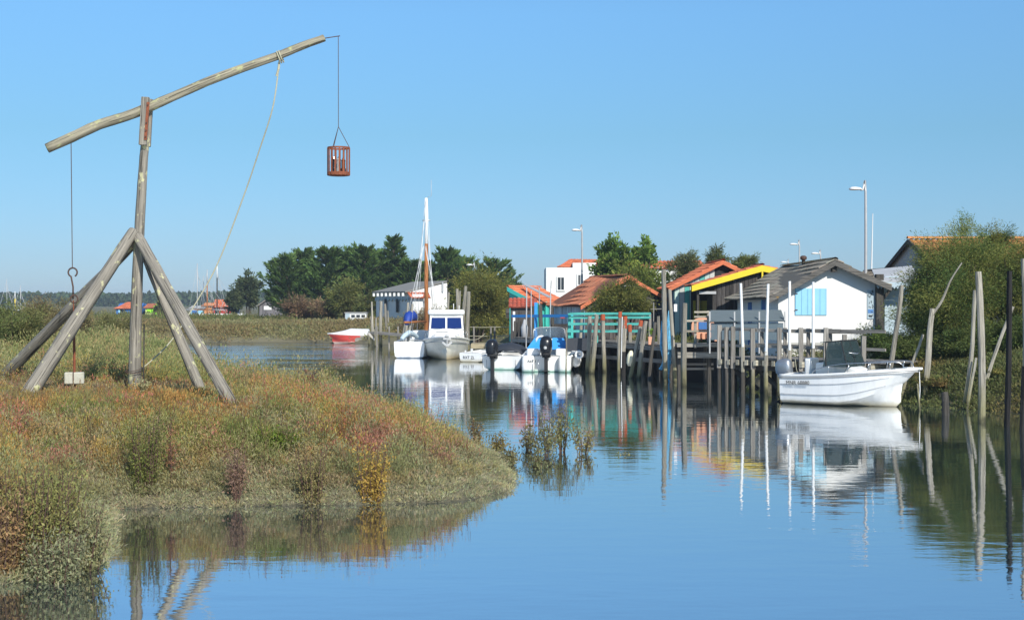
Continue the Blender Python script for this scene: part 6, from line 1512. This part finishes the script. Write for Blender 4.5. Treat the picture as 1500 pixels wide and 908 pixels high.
tubepart('fore_stay', [(xm.x, xm.y, zt1), (6.7, 0, 1.2)], .014, 'galv', b.t, 4); tubepart('back_stay', [(xm.x, xm.y, zt2), (.1, 0, .95)], .009, 'galv', b.t, 4)
tubepart('boom', [(xm.x-.1, xm.y, 1.9), (.2, .3, 1.9)], .06, 'varnish', b.t, 8)
mb = MB(); mb.tube([(2.4, .25, 2.1), (1.9, .3, 2.2), (1.3, .35, 2.15), (.9, .35, 1.8)], [.16, .28, .27, .1], 10, sub=3, jit=.15); mb.build('furled_sail', M['navy_tarp'], parent=b.t, smooth=True)
mb = MB(); mb.box((.1, 0, .2), (.06, .3, .9)); mb.build('rudder', M['white'], parent=b.t)
mb = MB(); mb.tube([(.4, .5, 1.0), (.9, .2, 1.35), (1.6, -.1, 1.1)], [.1, .16, .1], 8, sub=2, jit=.3); mb.build('spare_sail', M['pale_blue'], parent=b.t)

# --- small white dinghy
D = 70; b = Boat('dinghy', 'small white dinghy with dark letters on its stern beside the cabin cruiser', Vector((PX(689, D), D, 0)), R(35), 3.3, 1.35, .46, .6, keel=-.1, rake=.3, sternw=.92, full=.55, flare=.08, chine=.06)
b.t.rotation_euler.z = R(62)
b.hull('hull_white'); b.deck('white', (.03, .7), .07, .12, .02); b.rub('galv', .02, -.02)
for x_ in (.7, 1.7):
    mb = MB(); mb.box((x_, 0, .38), (.22, 1.15, .03)); mb.build('thwart', M['plank'], parent=b.t)
mb = MB(); mb.box((.15, 0, .56), (.06, .1, .2)); mb.box((.12, .35, .52), (.06, .06, .12)); mb.build('fitting', M['tubewhite'], parent=b.t)
o = b.text('RXT ZL', .2, 0, 0, 1)
o.matrix_local = Matrix.Translation((-.012, .42, .16)) @ Matrix(((0, 0, -1, 0), (-1, 0, 0, 0), (0, 1, 0, 0), (0, 0, 0, 1)))

# --- open boat with black outboard and black tarpaulin
D = 62; b = Boat('open_boat', 'white open boat with black outboard and black tarpaulin over its seats', Vector((PX(735, D), D, 0)), R(70), 4.6, 1.95, .62, .85, keel=-.2, rake=.4, sternw=.94, full=.5, chine=.1)
b.t.rotation_euler.z = R(72)
b.hull('hull_green'); b.deck('white', (.04, .6), .14, .2); b.rub('white', .03, 0)
outboard(b.t, 0, .35, .66, 'black_gloss', 1.25, False)
mb = MB(); vs = []; fs = []; n = 9
for i in range(n):
    for j in range(n):
        u, v = i/(n-1), j/(n-1); vs.append((.5+1.7*u, -.78+1.56*v, .66+.52*math.sin(math.pi*min(1, u*1.2)*.9+.1)**.5*math.sin(math.pi*v)**.45+random.uniform(-.025, .025)))
fs = [(i*n+j, (i+1)*n+j, (i+1)*n+j+1, i*n+j+1) for i in range(n-1) for j in range(n-1)]
mb.add(vs, fs); o = mb.build('tarpaulin', M['black_tarp'], parent=b.t, smooth=True); o.modifiers.new('th', 'SOLIDIFY').thickness = .01
for s_ in (-.75, .8): tubepart('boarding_ladder', [(-.02, s_-.1, .45), (-.03, s_-.1, .05)], .012, 'galv', b.t); tubepart('boarding_ladder', [(-.02, s_+.1, .45), (-.03, s_+.1, .05)], .012, 'galv', b.t)
o = b.text('MN 4127', .1, 0, 0, 1) if False else None

# --- open boat with blue cushions, stern towards us
D = 60.2; b = Boat('open_boat', 'white open boat, stern on, with black outboard, clear windscreen and bright blue covers', Vector((PX(801, D), D, 0)), R(84), 5.2, 2.2, .68, 1.0, keel=-.2, rake=.5, sternw=.95, full=.5, chine=.1)
b.hull('hull_green'); b.deck('white', (.08, .6), .18, .2); b.rub('white', .05, 0)
outboard(b.t, -.12, 0, .80, 'black_gloss', 1.35, True)
for sg in (1, -1):
    mb = MB(); mb.rings((-.18, sg*.78, .05), [(-.15, .22, .26, 0), (.25, .26, .28, 0), (.55, .25, .27, 0), (.66, .2, .22, 0)], 14, power=3.2); mb.build('stern_pod', M['hull_green'], parent=b.t, smooth=True)
    mb = MB(); mb.box((.35, sg*.62, .82), (.5, .5, .34)); mb.build('stern_locker', M['white'], parent=b.t, bevel=.06)
    mb = MB(); mb.add([(1.0, sg*.18, 1.42), (1.0, sg*.62, 1.42), (.72, sg*.92, .98), (.62, sg*.12, .92), (1.15, sg*.2, 1.38), (1.15, sg*.6, 1.38)], [(0, 1, 2, 3), (4, 5, 1, 0), (1, 5, 2), (0, 3, 4)])
    o = mb.build('blue_cover', M['blue_tarp'], parent=b.t); o.modifiers.new('th', 'SOLIDIFY').thickness = .02
    tubepart('ladder_rail', [(-.44, .45+sg*.12, .55), (-.46, .45+sg*.12, .0)], .013, 'steel', b.t)
mb = MB(); mb.prism([(1.2, -.6, .3), (1.7, -.6, .3), (1.7, -.6, 1.35), (1.2, -.6, 1.4)], (0, 1.2, 0)); mb.build('console', M['white'], parent=b.t, bevel=.06)
mb = MB(); n = 12; vs = []
for k in range(n):
    v = -1+2*k/(n-1); y = v*.72; x = 1.8-.45*v*v; vs += [(x, y, 1.3), (x-.10, y*.95, 1.3+.58*(1-abs(v)**6*.15))]
mb.add(vs, [(2*k, 2*k+2, 2*k+3, 2*k+1) for k in range(n-1)]); sc_ = mb.build('windscreen', M['clear_glass'], parent=b.t, smooth=True); sc_.modifiers.new('th', 'SOLIDIFY').thickness = .01
tubepart('windscreen_frame', [Vector(vs[2*k+1]) for k in range(n)], .016, 'galv', sc_); tubepart('windscreen_frame', [Vector(vs[0]), Vector(vs[1])], .016, 'galv', sc_); tubepart('windscreen_frame', [Vector(vs[-2]), Vector(vs[-1])], .016, 'galv', sc_)
mb = MB(); 
mb.tube([(.95, .32+.22*math.cos(a), 1.28+.22*math.sin(a)) for a in np.linspace(0, 6.28, 17)], .05, 8); mb.build('steering_ring', M['white'], parent=b.t, smooth=True)
for k, (x_, dz_, ln) in enumerate(((.4, .0, .5), (1.3, -.05, .55), (2.2, 0, .5))):
    mb = MB(); p = b.edge(.05+x_/5.2, -.13, -.5+dz_, -1); mb.rings(p, [(0, .05, .05, 0), (.08, .13, .13, 0), (ln-.1, .13, .13, 0), (ln, .04, .04, 0)], 10); mb.build('fender', M['tubewhite'], parent=b.t, smooth=True)
mb = MB(); c_ = b.edge(.03, -.32, .06, -1); mb.tube([c_+Vector((0, .14*math.cos(a), .14*math.sin(a))) for a in np.linspace(0, 6.28, 17)], .055, 8); mb.build('ring_fender', M['white'], parent=b.t, smooth=True)
mb = MB()
for k in range(6):
    mb.tube([(.9+random.uniform(-.2, .2), -.7+.08*k, .95), (1.2, -.75+.06*k, 1.1+.04*k), (1.5, -.6, .95)], .035, 5, sub=2)
mb.build('piled_gear', M['galv'], parent=b.t)
o = b.text('A67.1', .17, 0, 0, 1, 'mark_blue')
o.matrix_local = Matrix.Translation((-.012, .80, .42)) @ Matrix(((0, 0, -1, 0), (-1, 0, 0, 0), (0, 1, 0, 0), (0, 0, 0, 1)))
for ob_ in (o,): ob_.location.x = -.46

# --- red boat under a white cover
D = 101; b = Boat('covered_boat', 'small red and bare wood boat under a white cover at the far bank', Vector((PX(539, D), D+.8, 0)), R(188), 3.0, 1.3, .62, .74, keel=-.12, rake=.35, sternw=.9, full=.5)
b.t.rotation_euler.z = R(193)
b.hull('hull_red'); b.rub('tubewhite', .03, 0)
mb = MB(); mb.box((.55, .66*.93, .36), (1.1, .03, .40)); mb.box((-.015, 0, .36), (.03, 1.1, .42)); mb.build('bare_side', M['plank'], parent=b.t)
mb = MB(); vs = []; n = 11
for i in range(n):
    t = i/(n-1)
    for j in range(7):
        v = -1+j/3; p = b.edge(t, -.03, .0, 1 if v >= 0 else -1); hz = .42*(1-abs(v)**2.2)*(math.sin(math.pi*min(1, .42+.62*(1-t))) ** 1.0 if t > .42 else 1)
        hz = .42*(1-abs(v)**2.2)*(1 if t < .5 else max(0, 1-(t-.5)/.5)**1.2)
        vs.append((p.x, p.y*abs(v), p.z+hz+(0 if abs(v) < .99 else -.06)))
mb.add(vs, [(i*7+j, i*7+j+1, (i+1)*7+j+1, (i+1)*7+j) for i in range(n-1) for j in range(6)]+[(0, 1, 2, 3, 4, 5, 6)])
o = mb.build('boat_cover', M['white'], parent=b.t, smooth=True)

# --- sailing boats with only masts showing in the distance
def far_yacht(px, ytop, D, label, m='galv', boom=True, upper=None, rad=.11, leanpx=0):
    rad *= .7
    b = Boat('sailing_boat', label, Vector((PX(px, D)-1.6, D, 0)), 0, 6.5, 2.1, .8, 1.0, keel=-.3, rake=.7, n=12, group='sailing boats lying in the distance')
    b.hull('hull_white'); b.deck('white', (.1, .35), .3, .3)
    mb = MB(); mb.box((3.0, 0, 1.05), (2.2, 1.2, .5)); mb.build('cabin', M['white'], parent=b.t, bevel=.05)
    zt = PZ(ytop, D); xm = 2.7; x0 = 1.6; lx = leanpx/FPX*D
    zu = zt-(zt-.9)*.28
    if upper: tubepart('mast', [(x0, 0, .8), (x0+lx*.7, 0, zu)], [rad*1.1, rad], m, b.t, 8); tubepart('top_mast', [(x0+lx*.7, 0, zu-.3), (x0+lx, 0, zt)], [rad, rad*.7], upper, b.t, 8)
    else: tubepart('mast', [(x0, 0, .8), (x0+lx, 0, zt)], [rad, rad*.6], m, b.t, 8)
    if boom: tubepart('boom', [(x0, 0, 1.8), (x0-1.9, 0, 1.9)], [.07, .06], m, b.t, 6)
    for k, x_ in enumerate((-1.2, .9, 1.8, 3.6)): tubepart('stay', [(x0+lx*.8, 0, zt-.3-.5*k), (x0+x_, (.7 if k % 2 else -.7), .9)], .02, 'galv', b.t, 4)
far_yacht(289, 386, 203, 'distant sailing boat with a white mast, leftmost behind the crane leg', rad=.12)
far_yacht(298, 404, 204, 'distant sailing boat with a short thin mast', 'galv', rad=.07)
far_yacht(303.5, 395, 202, 'distant sailing boat with a brown mast', 'varnish', rad=.11, upper='galv')
far_yacht(318, 385, 203, 'distant sailing boat with dark mast and white top, tallest', 'dark_post', upper='tubewhite', rad=.13)
far_yacht(331, 432, 202, 'distant small boat with a short mast before the orange roofed red hut', rad=.07)
far_yacht(10, 408, 203, 'distant sailing boat with a very thin white mast at the far left edge', rad=.06)
far_yacht(22, 427, 204, 'distant sailing boat with a white and yellow mast near the left edge', 'yellow', upper='tubewhite', rad=.1)
far_yacht(30, 418, 202, 'distant sailing boat, its white mast third from the left edge', rad=.08)
# ------------------------------------------------------------------ air
HAZE = 0.00032
if HAZE > 0:
    m = bpy.data.materials.new('haze'); m.use_nodes = True; nt = m.node_tree; nt.nodes.clear()
    o = nt.nodes.new('ShaderNodeOutputMaterial'); pv = nt.nodes.new('ShaderNodeVolumePrincipled')
    pv.inputs['Color'].default_value = (.72, .84, 1, 1); pv.inputs['Density'].default_value = HAZE; pv.inputs['Anisotropy'].default_value = 0.0
    nt.links.new(pv.outputs[0], o.inputs['Volume'])
    mb = MB(); mb.box((0, 1500, 6.5), (9800, 3900, 17)); o = mb.build('haze', m); tag(o, kind='stuff', label='thin pale blue haze in the air')
